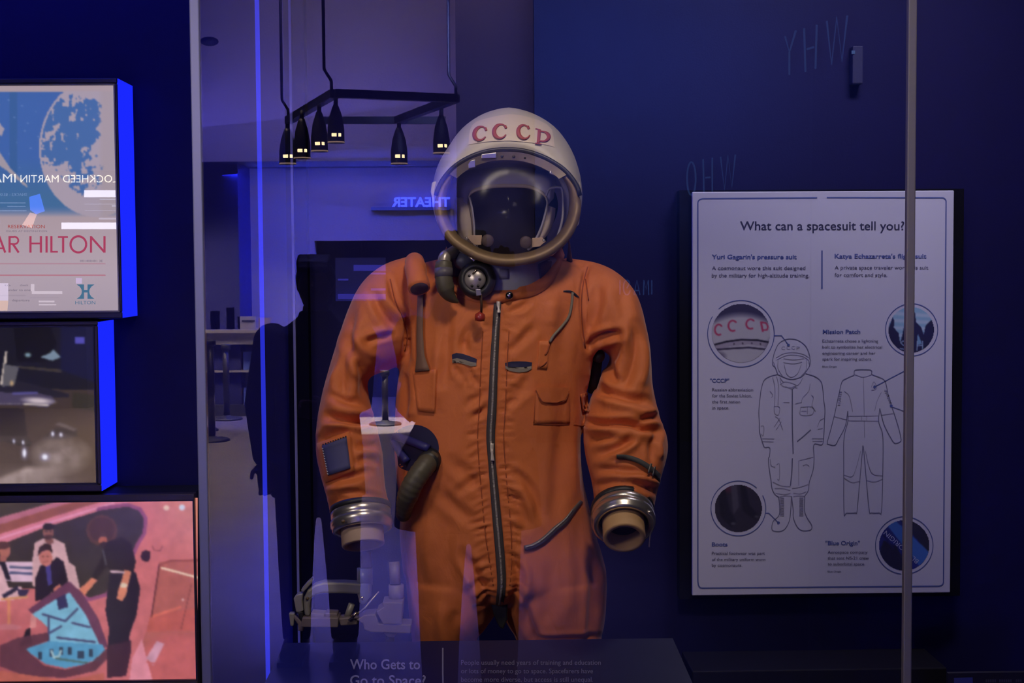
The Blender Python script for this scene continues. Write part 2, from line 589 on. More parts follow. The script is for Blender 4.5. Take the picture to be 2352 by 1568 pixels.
def pane(name, lo, hi, face, inner, parent, axis):
    x0, y0, z0 = lo
    x1, y1, z1 = hi
    mb = MB()
    v = [(x0, y0, z0), (x1, y0, z0), (x1, y1, z0), (x0, y1, z0), (x0, y0, z1), (x1, y0, z1), (x1, y1, z1), (x0, y1, z1)]
    f = [(0, 3, 2, 1), (4, 5, 6, 7), (0, 1, 5, 4), (1, 2, 6, 5), (2, 3, 7, 6), (3, 0, 4, 7)]
    for i, q in enumerate(f):
        mi = 2
        if axis == 'y':
            mi = 0 if i == 2 else (1 if i in (3, 4, 5) else 2)
        else:
            mi = 0 if i == 3 else (1 if i in (5, 4) else 2)
        mb.add([v[k] for k in q], [(0, 1, 2, 3)], mi)
    return mb.build(name, [face, inner, EDGE], parent)
pane('glass_pane', (XL + 0.012, GLASS_Y, ZB), (XR - 0.012, GLASS_Y + 0.010, ZT), MIRROR, INNER, case, 'y')['label'] = 'front glass pane mirroring the hall'
pane('glass_pane', (XL + 0.010, CASE_B - 0.010, ZB), (XR - 0.010, CASE_B, ZT), INNER, INNER, case, 'y')
pane('glass_pane', (XL, GLASS_Y + 0.012, ZB), (XL + 0.010, CASE_B - 0.012, ZT), CLEAR, INNER, case, 'x')
pane('glass_pane', (XR - 0.010, GLASS_Y + 0.012, ZB), (XR, CASE_B - 0.012, ZT), CLEAR, INNER, case, 'x')
SEAM = mat('grey_corner_profile', (0.50, 0.49, 0.48), 0.45, 0.2)
SEAMB = mat('blue_grey_corner_profile', (0.24, 0.26, 0.50), 0.4, 0.2)
for x0, x1, y0, y1 in ((XL - 0.004, XL + 0.012, GLASS_Y - 0.002, GLASS_Y + 0.012), (XR - 0.012, XR + 0.002, GLASS_Y - 0.002, GLASS_Y + 0.012)):
    MB().box((x0, y0, ZB), (x1, y1, ZT)).build('corner_profile', SEAMB if x0 < 0 else SEAM, case, bevel=0.002)
MB().box((XR - 0.003, CASE_B - 0.003, ZB), (XR, CASE_B, ZT)).build('back_corner_bead', pane_glass('clear_bead', 1.3, (1, 1, 1)), case)
bl = P(604, 784, CASE_B)
MB().box((bl.x - 0.0042, CASE_B - 0.010, ZB), (bl.x + 0.0042, CASE_B - 0.002, ZT)).build('lit_glass_edge', emission('lit_edge_blue', lin((42, 50, 215)), 1.0), case)  # back glass edge catching blue light, put in as its own glow; no lamp
MB().box((XL - 0.03, GLASS_Y - 0.03, 0), (XR + 0.03, CASE_B + 0.03, ZB)).build('base', DARKNAVY, case, bevel=0.006)
tf = MB()
tf.box((XL - 0.01, GLASS_Y - 0.01, ZT), (XR + 0.01, GLASS_Y + 0.03, ZT + 0.04)).box((XL - 0.01, CASE_B - 0.03, ZT), (XR + 0.01, CASE_B + 0.01, ZT + 0.04))
tf.box((XL - 0.01, GLASS_Y + 0.03, ZT), (XL + 0.03, CASE_B - 0.03, ZT + 0.04)).box((XR - 0.03, GLASS_Y + 0.03, ZT), (XR + 0.01, CASE_B - 0.03, ZT + 0.04))
tf.build('top_frame', CHARCOAL, case)

# ------------------------------------------------------------------ reader rail in the case
RY0, RY1 = 2.455, 2.330     # top edge, bottom edge of the sloping plate
ta, tb = P(655, 1474, RY0), P(1545, 1467, RY0)
zt = (ta.z + tb.z) / 2
la, lb = P(590, 1600, RY1), P(1600, 1592, RY1)
zl = (la.z + lb.z) / 2
rail = thing('reader_rail', 'dark navy sloping text rail low in front of the spacesuit', 'text panel', ((ta.x + tb.x) / 2, 2.42, ZB))
f4 = [(ta.x, RY0, zt), (tb.x, RY0, zt), (lb.x, RY1, zl), (la.x, RY1, zl)]
nrm = (Vector(f4[1]) - Vector(f4[0])).cross(Vector(f4[3]) - Vector(f4[0])).normalized()
if nrm.y > 0:
    nrm = -nrm
MB().prism(f4, -nrm * 0.012).build('plate', mat('rail_navy', (0.007, 0.007, 0.055), 0.4), rail)
body = MB()
body.prism([(la.x + 0.05, RY1 + 0.01, ZB), (lb.x - 0.05, RY1 + 0.01, ZB), (lb.x - 0.05, RY1 + 0.025, zl - 0.012), (la.x + 0.05, RY1 + 0.025, zl - 0.012)], (0, 0.07, 0))
body.build('stand', DARKNAVY, rail)
pO = Vector(f4[0])
def rail_pt(px, py, lift=0.0008):
    d = (P(px, py, 1.0) - EYE)
    t = (pO - EYE).dot(nrm) / d.dot(nrm)
    return EYE + d * t + nrm * lift
tm = MB()
text_on(tm, 'Who Gets to', 804, 965, 1537, 24, 0, maker=rail_pt, bold=0.014)
text_on(tm, 'Go to Space?', 804, 978, 1574, 24, 0, maker=rail_pt, bold=0.014)
tm.build('heading_lettering', mat('rail_ink', (0.24, 0.24, 0.36), 0.5), rail)
tm = MB()
for i, (t, x1) in enumerate((('People usually need years of training and education', 1380), ('or lots of money to go to space. Spacefarers have', 1362), ('become more diverse, but access is still unequal.', 1362))):
    text_on(tm, t, 1059, x1, 1527 + 19.5 * i, 11.5, 0, maker=rail_pt)
tm.build('body_lettering', mat('rail_ink_dim', (0.17, 0.17, 0.27), 0.5), rail)
tm = MB()
ribbon_flat(tm, [(1017, 1488), (1017, 1545), (1018, 1598)], 3, 0, maker=rail_pt)
tm.build('divider_line', MATS['rail_ink'], rail)

# ------------------------------------------------------------------ information panel on the back wall
IY = 3.535
pl, pr = P(1590, 900, IY).x, P(2187, 900, IY).x
pz1, pz0 = P(1890, 439, IY).z, P(1890, 1364, IY).z
panel = thing('information_panel', 'pale information panel with line drawings of two suits on the back wall', 'information panel', ((pl + pr) / 2, WALL_Y, pz0))
MB().box((pl, IY, pz0), (pr, IY + 0.014, pz1)).build('face_sheet', mat('panel_white', (0.57, 0.56, 0.72), 0.45), panel, bevel=0.002)
MB().box((pl - 0.03, IY + 0.014, pz0 - 0.012), (pr + 0.03, WALL_Y - 0.001, pz1 + 0.005)).build('backing_box', mat('panel_backing', (0.004, 0.004, 0.008), 0.7, spec=0.1), panel)
INK_D, INK_B, INK_G = mat('ink_dark', (0.035, 0.035, 0.085), 0.5), mat('ink_blue', (0.075, 0.105, 0.33), 0.5), mat('ink_grey', (0.10, 0.095, 0.16), 0.5)
INK_L, INK_M = mat('ink_line', (0.16, 0.16, 0.27), 0.5), mat('ink_fine_line', (0.31, 0.30, 0.42), 0.5)
def panel_text(name, rows, material):
    mb = MB()
    for t, x0, x1, base, cap in rows:
        text_on(mb, t, x0, x1, base, cap, IY, bold={'title_lettering': 0.010, 'heading_lettering': 0.022}.get(name, 0.006))
    return mb.build(name, material, panel)
panel_text('title_lettering', [('What can a spacesuit tell you?', 1700, 2077, 528, 21)], INK_D)
for row_ in [("Yuri Gagarin's pressure suit", 1635, 1830, 594.5, 10.5), ("Katya Echazarreta's flight suit", 1917, 2128, 593, 10.5),
    ('Mission Patch', 1890, 1976, 766, 9.5), ('"CCCP"', 1631, 1675, 878, 9), ('Boots', 1635, 1671, 1254, 9.5), ('"Blue Origin"', 1896, 1975, 1251, 9.5)]:
    panel_text('heading_lettering', [row_], INK_B)
for rows_ in [[('A cosmonaut wore this suit designed', 1635, 1850, 619.5, 9), ('by the military for high-altitude training.', 1635, 1859, 636.5, 9)],
    [('A private space traveler wore this suit', 1917, 2132, 618.5, 9), ('for comfort and style.', 1917, 2038, 635.5, 9)],
    [('Echzarreta chose a lightning', 1889, 2017, 786, 7), ('bolt to symbolize her electrical', 1889, 2026, 800, 7), ('engineering career and her', 1889, 2011, 814, 7), ('spark for inspiring others.', 1889, 2003, 827.5, 7), ('Blue Origin', 1889, 1922, 843.5, 4.2)],
    [('Russian abbreviation', 1636, 1730, 898, 7.2), ('for the Soviet Union,', 1636, 1727, 911.8, 7.2), ('the first nation', 1636, 1700, 925.8, 7.2), ('in space.', 1636, 1675, 939.6, 7.2)],
    [('Practical footwear was part', 1635, 1757, 1273.5, 7.2), ('of the military uniform worn', 1635, 1758, 1287.5, 7.2), ('by cosmonauts.', 1635, 1705, 1301, 7.2)],
    [('Aerospace company', 1901, 1993, 1271, 7.2), ('that sent NS-21 crew', 1901, 1996, 1284.5, 7.2), ('to suborbital space.', 1901, 1987, 1298, 7.2), ('Blue Origin', 1901, 1932, 1314, 4.2)]]:
    panel_text('text_lettering', rows_, INK_G)
# blue border with its gaps
bd = MB()
ribbon_flat(bd, [(1877, 454), (1614, 456)] + arc(1612, 466, 9, 9, 270, 180, 6)[1:] + [(1603, 1335)] + arc(1613, 1341, 9, 9, 180, 90, 6) + [(2158, 1345.5)] + arc(2158, 1336, 9, 9, 90, 0, 6) + [(2173, 470)] + arc(2164, 463, 9, 9, 0, -90, 6) + [(1899, 453.5)], 2.8, IY)
ribbon_flat(bd, [(1888, 575), (1888, 620), (1888, 663)], 3.2, IY)
# call-out rings, leaders
for cx, cy, r, a0, a1 in ((1702, 766, 76.5, -132, 211), (2094, 757, 60, 0, 360), (1696, 1167, 63, -28, 312), (2077, 1252, 66, 96, 442)):
    ribbon_flat(bd, arc(cx, cy, r, r, a0, a1, 60), 1.8, IY)
for ln in ([(1779, 770.5), (1795, 770.5), (1812, 793)], [(2086, 847), (2050, 866), (2009, 888)], [(1759, 1178), (1766, 1178), (1788, 1200)], [(2046, 933), (2077, 944), (2077, 1060), (2077, 1186)]):
    ribbon_flat(bd, ln, 1.9, IY)
for cx, cy in ((1811, 792), (2009, 888), (1788, 1200), (2047, 932)):
    bd.add([P(*q, IY - 0.001) for q in arc(cx, cy, 3.2, 3.2, 0, 330, 11)], [tuple(range(12))])
bd.build('border_lines', INK_B, panel)
# outline drawings (photo columns and rows)
def q(pts, ox=1700, oy=760, s=0.30604):
    return [(ox + x * s, oy + y * s) for x, y in pts]
dl_ = MB()
def pen(pts, w=1.8, smooth=True, mb=None):
    p = q(pts)
    ribbon_flat(mb or dl_, catmull(p, 5) if smooth and len(p) > 2 else p, w, IY)
pen([(283, 325), (262, 270), (246, 255), (247, 205), (262, 150), (290, 95), (335, 66), (385, 58), (440, 72), (490, 110), (515, 160), (524, 205), (523, 255), (490, 310), (455, 345), (385, 362), (325, 345), (283, 325)])
pen([(283, 325), (225, 340), (180, 370), (158, 440), (148, 520), (141, 600), (144, 690), (147, 760), (165, 825), (172, 845), (185, 872), (222, 875), (220, 940), (212, 960), (220, 1040), (232, 1120), (240, 1180), (262, 1225), (290, 1245)])
pen([(490, 318), (560, 340), (605, 375), (620, 430), (628, 520), (637, 590), (632, 690), (628, 790), (615, 852), (555, 850), (555, 950), (548, 1040), (520, 1130), (512, 1195), (487, 1235), (485, 1245)])
pen([(290, 1245), (298, 1330), (290, 1385), (250, 1425), (238, 1470), (248, 1497), (300, 1502), (340, 1480), (370, 1420), (380, 1340), (386, 1240)])
pen([(386, 1240), (398, 1340), (400, 1400), (430, 1470), (470, 1497), (530, 1490), (537, 1455), (500, 1395), (483, 1340), (485, 1245)])
pen([(392, 435), (392, 700), (398, 920)], 2.6)
pen([(392, 955), (388, 1060), (378, 1160)], 2.6)
pen([(428, 828), (480, 785), (530, 740)], 2.2)
pen([(856, 330), (858, 300), (880, 290), (965, 290), (988, 300), (990, 325), (1040, 345), (1087, 375), (1110, 470), (1140, 570), (1185, 710), (1208, 810), (1195, 833), (1160, 840), (1130, 800), (1080, 700), (1048, 580)])
pen([(856, 330), (800, 355), (765, 380), (740, 480), (710, 620), (680, 740), (655, 835), (670, 850), (712, 855), (740, 810), (790, 710), (808, 600)])
pen([(808, 600), (808, 680), (780, 800), (778, 1000), (780, 1360), (800, 1365), (865, 1363), (878, 1345), (900, 1100), (918, 900), (922, 860), (930, 920), (950, 1150), (970, 1350), (985, 1363), (1040, 1363), (1062, 1340), (1072, 1000), (1070, 780), (1040, 680), (1048, 580)])
dl_.build('figure_outlines', INK_L, panel)
fine = [[(270, 200), (330, 168), (400, 160), (470, 172), (518, 200)], [(275, 215), (340, 185), (400, 178), (470, 190), (512, 215)],
    [(285, 220), (285, 280), (320, 340)], [(500, 215), (495, 290), (455, 340)], [(325, 235), (400, 245), (465, 232)], [(330, 250), (350, 320), (385, 345), (430, 320), (460, 250)],
    [(325, 205), (400, 215), (480, 205)], [(245, 345), (262, 430), (258, 560)], [(275, 340), (290, 420), (285, 560)], [(255, 565), (295, 570), (290, 625), (262, 620), (255, 565)],
    [(300, 345), (310, 400), (345, 420), (430, 425)], [(470, 350), (440, 400), (392, 420)], [(525, 395), (515, 450), (470, 500), (460, 540)],
    [(325, 535), (370, 535)], [(415, 545), (460, 535)], [(455, 570), (545, 570), (540, 625), (455, 628), (455, 570)], [(505, 570), (505, 625)], [(460, 600), (500, 600)],
    [(262, 640), (290, 660), (320, 740)], [(255, 720), (300, 650)], [(270, 740), (310, 680)], [(155, 712), (178, 716), (175, 780), (155, 772)],
    [(165, 805), (258, 808)], [(168, 828), (252, 830)], [(540, 805), (625, 806)], [(542, 825), (620, 826)], [(580, 720), (600, 670), (630, 655)], [(585, 735), (620, 730)],
    [(445, 970), (548, 945)], [(440, 970), (440, 1160)], [(470, 1010), (500, 1000), (520, 1015)], [(225, 960), (235, 1010), (265, 1020)], [(275, 1000), (295, 1000), (295, 1110), (280, 1110)],
    [(245, 1130), (310, 1160), (378, 1165)], [(260, 1180), (320, 1180), (378, 1195)], [(390, 1180), (450, 1170), (510, 1150)], [(265, 1215), (330, 1225), (378, 1215)], [(400, 1215), (450, 1220), (495, 1205)],
    [(290, 1245), (340, 1235), (386, 1240)], [(400, 1240), (440, 1235), (485, 1240)], [(925, 345), (932, 640)], [(932, 670), (935, 800)], [(860, 325), (925, 345), (990, 325)],
    [(815, 637), (1035, 635)], [(812, 672), (1035, 674)], [(912, 640), (912, 672)], [(950, 638), (950, 672)], [(705, 640), (800, 665)], [(1058, 630), (1148, 618)],
    [(782, 450), (820, 490), (845, 605)], [(1060, 460), (1030, 520), (1010, 600)], [(985, 420), (1005, 380), (1025, 430), (985, 445)], [(780, 1100), (840, 1135), (895, 1125)], [(950, 1120), (1010, 1130), (1068, 1110)],
    [(780, 1080), (850, 1080), (905, 900)], [(940, 900), (985, 1060), (1068, 1085)], [(535, 480), (550, 500), (540, 560), (565, 600)], [(225, 450), (245, 480), (235, 500)],
    [(300, 400), (345, 380), (420, 405), (392, 432), (340, 415)], [(300, 350), (330, 390)], [(250, 230), (262, 260)], [(515, 215), (520, 250)]]
fl, fr_, lc_ = MB(), MB(), MB()
for ln in fine:
    pen(ln, 1.3, len(ln) > 2, fl if ln[0][0] < 640 else fr_)
for k in range(12):
    yy = 1250 + k * 12
    pen([(300, yy), (330, yy + 4)], 2.4, False, lc_)
    pen([(445, yy), (475, yy + 4)], 2.4, False, lc_)
for k in range(7):
    pen([(1082 + k * 7, 445 + k * 18), (1104 + k * 7, 450 + k * 18)], 3.0, False, fr_)
    pen([(735 + (6 - k) * 2, 455 + k * 16), (752 + (6 - k) * 2, 458 + k * 16)], 2.2, False, fr_)
for k, ch in enumerate('CCCP'):
    text_on(fl, ch, 1795 + k * 11.5, 1803 + k * 11.5, 802 + (k == 0) + (k == 3), 8, IY, lift=0.0006)
fl.build('figure_details', INK_M, panel); fr_.build('figure_details', INK_M, panel); lc_.build('drawn_laces', INK_M, panel)
# the round photographs
PRINT = print_mat('panel_print', glow=False)
s = Sheet(1631, 695, 1773, 837, 1.5, (182, 180, 194))
s.fade(lambda x, y: (730 - y + ((x - 1702) / 9) ** 2 * 0.35) / 16, (58, 54, 90))
s.poly([(1625, 800), (1640, 793), (1680, 782), (1720, 778), (1780, 788), (1780, 800), (1720, 791), (1680, 795), (1640, 803)], (160, 152, 172))
s.line([(1635, 793), (1670, 784), (1702, 780), (1740, 781), (1772, 787)], 4, (28, 24, 48))
s.line([(1640, 803), (1680, 800), (1720, 798), (1768, 803)], 4, (52, 44, 72))
s.oval(1650, 818, 22, 14, (50, 44, 78), 0.8, soft=0.8)
s.oval(1772, 800, 18, 30, (70, 66, 100), 0.7, soft=0.9)
for kx_, ky_ in ((1686, 790), (1706, 788.5), (1727, 788.5), (1747, 790)):
    s.oval(kx_, ky_, 1.8, 1.8, (60, 50, 70))
RED = (176, 60, 100)
for k, (cx, cy, rx, ry) in enumerate(((1649, 757, 9, 12), (1681, 748, 10, 12), (1722, 744, 10, 11))):
    s.line([(cx + rx * math.cos(math.radians(t)) + 2, cy + ry * math.sin(math.radians(t))) for t in range(-45, -320, -25)], 4, RED)
s.line([(1748, 740), (1752, 760)], 4.5, RED)
s.line([(1750, 740), (1760, 742), (1764, 750), (1762, 757), (1752, 758)], 3.5, RED)
s.blur(1)
s.build('photo_disc', IY - 0.0006, PRINT, panel, (1702, 765, 68))
s = Sheet(2038, 700, 2150, 812, 1.5, (138, 178, 214))
for t in range(5):
    s.line([(2035, 718 + 17 * t), (2150, 726 + 15 * t)], 8, (205, 210, 232), 0.6)
s.blur(3)
DK = (40, 40, 78)
s.poly([(2040, 812), (2038, 760), (2046, 740), (2050, 728), (2054, 735), (2053, 752), (2064, 765), (2068, 790), (2070, 812)], DK)
s.poly([(2062, 812), (2072, 770), (2078, 745), (2082, 720), (2092, 704), (2102, 720), (2104, 740), (2116, 752), (2124, 775), (2130, 812)], DK)
s.poly([(2122, 812), (2120, 775), (2126, 748), (2138, 735), (2150, 735), (2150, 812)], DK)
s.poly([(2108, 765), (2118, 790), (2106, 792)], (120, 160, 200))
s.blur(1)
s.line([(2082, 785), (2074, 783), (2069, 787), (2074, 792), (2082, 796), (2078, 802), (2068, 800)], 3, (150, 175, 215), 0.75)
s.line([(2107, 784), (2106, 804)], 3, (150, 175, 215), 0.75)
s.line([(2107, 794), (2118, 793)], 3, (150, 175, 215), 0.75)
s.line([(2119, 784), (2119, 802)], 3, (150, 175, 215), 0.75)
s.build('photo_disc', IY - 0.0006, PRINT, panel, (2093, 757, 53))
s = Sheet(1638, 1110, 1755, 1227, 1.5, (52, 48, 66))
s.oval(1668, 1118, 22, 16, (96, 46, 74), 0.8, 20, 0.6)
s.oval(1718, 1114, 16, 8, (110, 56, 78), 0.8, 20, 0.6)
s.poly([(1678, 1110), (1692, 1110), (1698, 1165), (1684, 1180)], (78, 74, 92))
s.poly([(1700, 1110), (1712, 1110), (1722, 1160), (1745, 1185), (1735, 1195), (1705, 1172)], (36, 34, 50))
s.poly([(1650, 1130), (1665, 1120), (1676, 1170), (1692, 1200), (1680, 1212), (1655, 1185)], (36, 34, 50))
s.oval(1684, 1202, 8, 4, (130, 128, 146), 0.8, 0, 0.9)
s.oval(1738, 1186, 8, 4, (120, 118, 138), 0.7, 0, 0.9)
s.blur(3)
s.build('photo_disc', IY - 0.0006, PRINT, panel, (1696, 1167, 55))
s = Sheet(2015, 1190, 2137, 1312, 1.5, (44, 44, 64))
s.poly([(2010, 1240), (2040, 1200), (2065, 1190), (2137, 1275), (2137, 1312), (2100, 1312), (2060, 1260), (2030, 1280), (2010, 1260)], (40, 48, 128))
s.poly([(2036, 1204), (2058, 1196), (2135, 1268), (2128, 1290), (2112, 1300)], (64, 108, 190))
s.poly([(2030, 1240), (2060, 1255), (2085, 1312), (2030, 1312), (2015, 1280)], (36, 36, 58))
s.line([(2030, 1230), (2052, 1258)], 5, (34, 34, 90))
s.blur(2)
s.build('photo_disc', IY - 0.0006, PRINT, panel, (2077, 1252, 58.5))
tm = MB()
c0 = (2053, 1203)
rot = lambda a, b: P(2111 - (a * 0.735 + b * -0.678) , 1287 - (a * 0.678 + b * 0.735), IY - 0.0010)
text_on(tm, 'BLUE ORIGIN', 0, 102, 0, 11, IY, maker=rot)
tm.build('sleeve_lettering', mat('ink_pale', (0.42, 0.44, 0.62), 0.5), panel)

# ------------------------------------------------------------------ small things at the back wall
a, b = P(1955, 107, WALL_Y - 0.02), P(1979, 194, WALL_Y - 0.02)
det = thing('wall_sensor', 'slim dark box with a tiny light high on the back wall', 'sensor', ((a.x + b.x) / 2, WALL_Y, b.z))
MB().box((a.x, WALL_Y - 0.035, b.z), (b.x, WALL_Y, a.z)).build('housing', mat('sensor_grey', (0.035, 0.035, 0.10), 0.6, spec=0.2), det, bevel=0.003)
c = P(1960, 120, WALL_Y - 0.036)
MB().box((c.x - 0.004, WALL_Y - 0.0375, c.z - 0.004), (c.x + 0.004, WALL_Y - 0.034, c.z + 0.004)).build('indicator_light', emission('indicator_glow', lin((70, 90, 140)), 0.8), det)
a, b = P(1590, 1541, 3.42), P(2175, 1539, 3.42)
pd = MB().box((a.x, 3.42, 0), (b.x, WALL_Y - 0.001, a.z))
tag(pd.build('wall_bench', mat('bench_dark', (0.007, 0.006, 0.012), 0.6, spec=0.2), loc=((a.x + b.x) / 2, 3.5, 0), bevel=0.003), 'low dark ledge below the information panel', 'ledge')
LY = 2.95
a, b = P(2178, 1546, LY), P(2420, 1546, LY)
lab = thing('object_label', 'dark label stand with a blue square at the lower right edge', 'label', ((a.x + b.x) / 2, LY + 0.05, 0))
MB().box((a.x, LY, 0.55), (b.x, LY + 0.012, a.z)).build('plate', mat('label_dark', (0.014, 0.013, 0.022), 0.5), lab)
MB().box((a.x + 0.08, LY + 0.012, 0), (b.x - 0.08, LY + 0.06, 0.6)).build('stand', BLACK, lab)
mb = MB()
mb.add([P(*w, LY - 0.001) for w in ((2191, 1556), (2234, 1555), (2235, 1600), (2192, 1600))], [(0, 1, 2, 3)])
mb.build('blue_square', mat('label_blue', (0.06, 0.075, 0.36), 0.5), lab)
mb = MB()
for x0, x1 in ((2264, 2291), (2295, 2329), (2333, 2352), (2356, 2378)):
    for k in range(int((x1 - x0) / 5)):
        ribbon_flat(mb, [(x0 + k * 5, 1563), (x0 + k * 5 + 3.6, 1563)], 6.5, LY)
mb.build('text_line', mat('label_ink', (0.08, 0.08, 0.09), 0.5), lab)

# ------------------------------------------------------------------ three glowing picture boxes on the left wall
POSTERGLASS = pane_glass('poster_glass', 1.9, (0.98, 0.98, 0.98))
GLOWBLUE = emission('edge_blue_glow', lin((26, 40, 255)), 1.0)
FRAME_D = mat('frame_dark', (0.030, 0.028, 0.040), 0.35, 0.3)
FRAME_B = mat('frame_bronze', (0.060, 0.048, 0.048), 0.4, 0.3)
BEAD = mat('frame_bead', (0.30, 0.29, 0.25), 0.35, 0.5)
BACKLIT = print_mat('backlit_print', glow=True)

def picture_box(label, edges, frame, inner, fmat, side=True, glass=True):
    """edges: outer left, top, right, bottom in photo pixels at the front face; inner: the picture's edges"""
    l, t, r, b = edges
    A, B = P(l, t, BOX_Y), P(r, b, BOX_Y)
    At, Bt = P(r, t, BOX_Y), P(r, b, BOX_Y)
    zt, zb = At.z, Bt.z
    box = thing('picture_box', label, 'light box', ((A.x + B.x) / 2, WALL_Y, zb), 'glowing picture boxes on the left wall')
    li, ti, ri, bi = inner
    xi0, xi1 = P(li, 400, BOX_Y).x, P(ri, (t + b) / 2, BOX_Y).x
    zi1, zi0 = P(ri, ti, BOX_Y).z, P(ri, bi, BOX_Y).z
    f = MB()
    f.box((A.x, BOX_Y - 0.012, zi1), (B.x, BOX_Y + 0.015, zt)).box((A.x, BOX_Y - 0.012, zb), (B.x, BOX_Y + 0.015, zi0))
    f.box((xi1, BOX_Y - 0.012, zi0), (B.x, BOX_Y + 0.015, zi1)).box((A.x, BOX_Y - 0.012, zi0), (xi0, BOX_Y + 0.015, zi1))
    f.build('frame', fmat, box, bevel=0.003)
    e = 0.0035
    f = MB()
    f.box((xi0, BOX_Y - 0.008, zi1 - e), (xi1, BOX_Y + 0.002, zi1)).box((xi0, BOX_Y - 0.008, zi0), (xi1, BOX_Y + 0.002, zi0 + e)).box((xi1 - e, BOX_Y - 0.008, zi0 + e), (xi1, BOX_Y + 0.002, zi1 - e))
    f.build('frame_bead', BEAD if fmat is FRAME_D else FRAME_D, box)
    MB().box((A.x, BOX_Y + 0.015, zb), (B.x - 0.002, WALL_Y - 0.001, zt)).build('housing', BLACK, box)
    if side:
        MB().box((B.x - 0.0018, BOX_Y - 0.011, zb + 0.002), (B.x + 0.0015, WALL_Y - 0.001, zt - 0.002)).build('edge_light', GLOWBLUE, box)
    if glass:
        g = MB()
        g.add([(xi0, BOX_Y - 0.004, zi0), (xi1, BOX_Y - 0.004, zi0), (xi1, BOX_Y - 0.004, zi1), (xi0, BOX_Y - 0.004, zi1)], [(0, 1, 2, 3)])
        g.build('cover_glass', POSTERGLASS, box)
    return box, (xi0, xi1, zi0, zi1)

PY = BOX_Y + 0.004
# --- poster of a moon hotel
box1, _ = picture_box('topmost glowing poster box with a pale moon and red lettering', (-420, 180, 285, 731), 14, (-400, 193, 271, 716), FRAME_D)
s = Sheet(-400, 190, 272, 718, 2.2, (176, 156, 164))
s.fade(lambda x, y: (y - 480) / 160, (186, 168, 180))
s.fade(lambda x, y: 0.55 * (y - 600) / 130, (160, 146, 162))
blue = s.inside([(-400, 210), (272, 210), (272, 440), (272, 500), (-400, 500)])
s.mix(blue * np.clip((498 - s.Yp) / 26, 0, 1), (66, 102, 172))
s.mix(blue * np.clip((s.Yp - 360) / 120, 0, 0.75) * np.clip((498 - s.Yp) / 26, 0, 1), (70, 112, 150))
s.poly([(21, 210), (40, 210), (40, 400), (21, 400)], (58, 96, 150), 0.7)
d = np.hypot((s.X - 222) / 132, (s.Yp - 340) / 158)
moon = (d < 1).astype(float) * (s.Yp > 209)
s.mix(moon, (172, 158, 174))
n = 0.55 * fbm(s.X / 34 + 5, s.Yp / 34 + 3, 11, 3) + 0.5 * fbm(s.X / 9 + 2, s.Yp / 11 + 3, 31, 4) - 0.02 + 0.32 * (1 - np.hypot((s.X - 165) / 75, (s.Yp - 300) / 110)).clip(-0.5, 1) - 0.25 * np.clip((s.X - 225) / 45, 0, 1) + 0.16 * np.clip(1 - np.hypot((s.X - 205) / 32, (s.Yp - 240) / 24), 0, 1)
s.mix(moon * (n > 0.575) * (s.X < 252) * (d < 0.965), (72, 108, 168))
s.mix(((d >= 1) * (s.X > 160) * (s.Yp < 260)).astype(float), (172, 158, 172))
s.mix(moon * (s.X > 225) * np.clip((s.X - 225) / 30, 0, 0.4), (168, 150, 150))
s.poly([(-40, 262), (-6, 276), (10, 296), (4, 312), (-40, 300)], (168, 156, 172))
s.poly([(-60, 300), (0, 350), (22, 384), (68, 432), (58, 428), (16, 392), (-60, 340)], (176, 160, 166), 0.9)
for k in range(14):
    s.oval(20 + (k * 37) % 80, 230 + (k * 71) % 200, 1.6, 1.6, (150, 170, 215), 0.6)
s.blur(1)
s.line([(-400, 605), (242, 605)], 1.2, (180, 110, 130), 0.8)
s.line([(-400, 632), (242, 632)], 1.4, (186, 96, 116), 0.9)
for x0, x1, y in ((20, 66, 690), (68, 135, 682), (0, 58, 678)):
    s.line([(x0, y), (x1, y)], 1, (140, 126, 140), 0.5)
s.build('poster_print', PY, BACKLIT, box1)
RED1 = emission('poster_red', lin((176, 66, 100)), 1.0)
tm = MB()
def stroke(mb, pts, w):
    ribbon_flat(mb, pts, w, PY, lift=0.0012)
# slender capitals, row 542-581
y0, y1 = 542, 580
for xa in (70, 94):
    stroke(tm, [(xa, y0), (xa, y1)], 5.2)
stroke(tm, [(70, 559), (94, 559)], 4)
stroke(tm, [(107, y0), (107, y1)], 5.2)
stroke(tm, [(118, y0), (118, y1)], 5.2); stroke(tm, [(116, y1 - 2), (133, y1 - 2)], 4)
stroke(tm, [(133, y0 + 2), (156, y0 + 2)], 4); stroke(tm, [(145, y0), (145, y1)], 5.2)
stroke(tm, arc(180, 561, 18, 18.5, 0, 360, 32), 5)
stroke(tm, [(209, y0), (209, y1)], 5); stroke(tm, [(209, y0 + 2), (240, y1 - 1)], 5); stroke(tm, [(240, y0), (240, y1)], 5)
tm.build('red_lettering', RED1, box1)
tm = MB()
def letter_R(x):
    stroke(tm, [(x, y0), (x, y1)], 5.2)
    stroke(tm, [(x, y0 + 2), (x + 10, y0 + 2)] + arc(x + 11, 552, 9, 8.5, -90, 90, 10) + [(x, 560)], 4.2)
    stroke(tm, [(x + 8, 561), (x + 21, y1)], 5)
def letter_A(x):
    stroke(tm, [(x, y1), (x + 15, y0)], 4.6); stroke(tm, [(x + 15, y0), (x + 29, y1)], 5); stroke(tm, [(x + 6, 570), (x + 24, 570)], 4)
letter_R(22); letter_A(-17)
text_on(tm, 'N', -56, -28, y1, 38, PY, lift=0.0012); text_on(tm, 'U', -100, -70, y1, 38, PY, lift=0.0012); text_on(tm, 'L', -134, -112, y1, 38, PY, lift=0.0012)
tm.build('red_lettering', RED1, box1)
tm = MB()
text_on(tm, 'RESERVATION', 18, 103, 524, 8.5, PY, lift=0.0012)
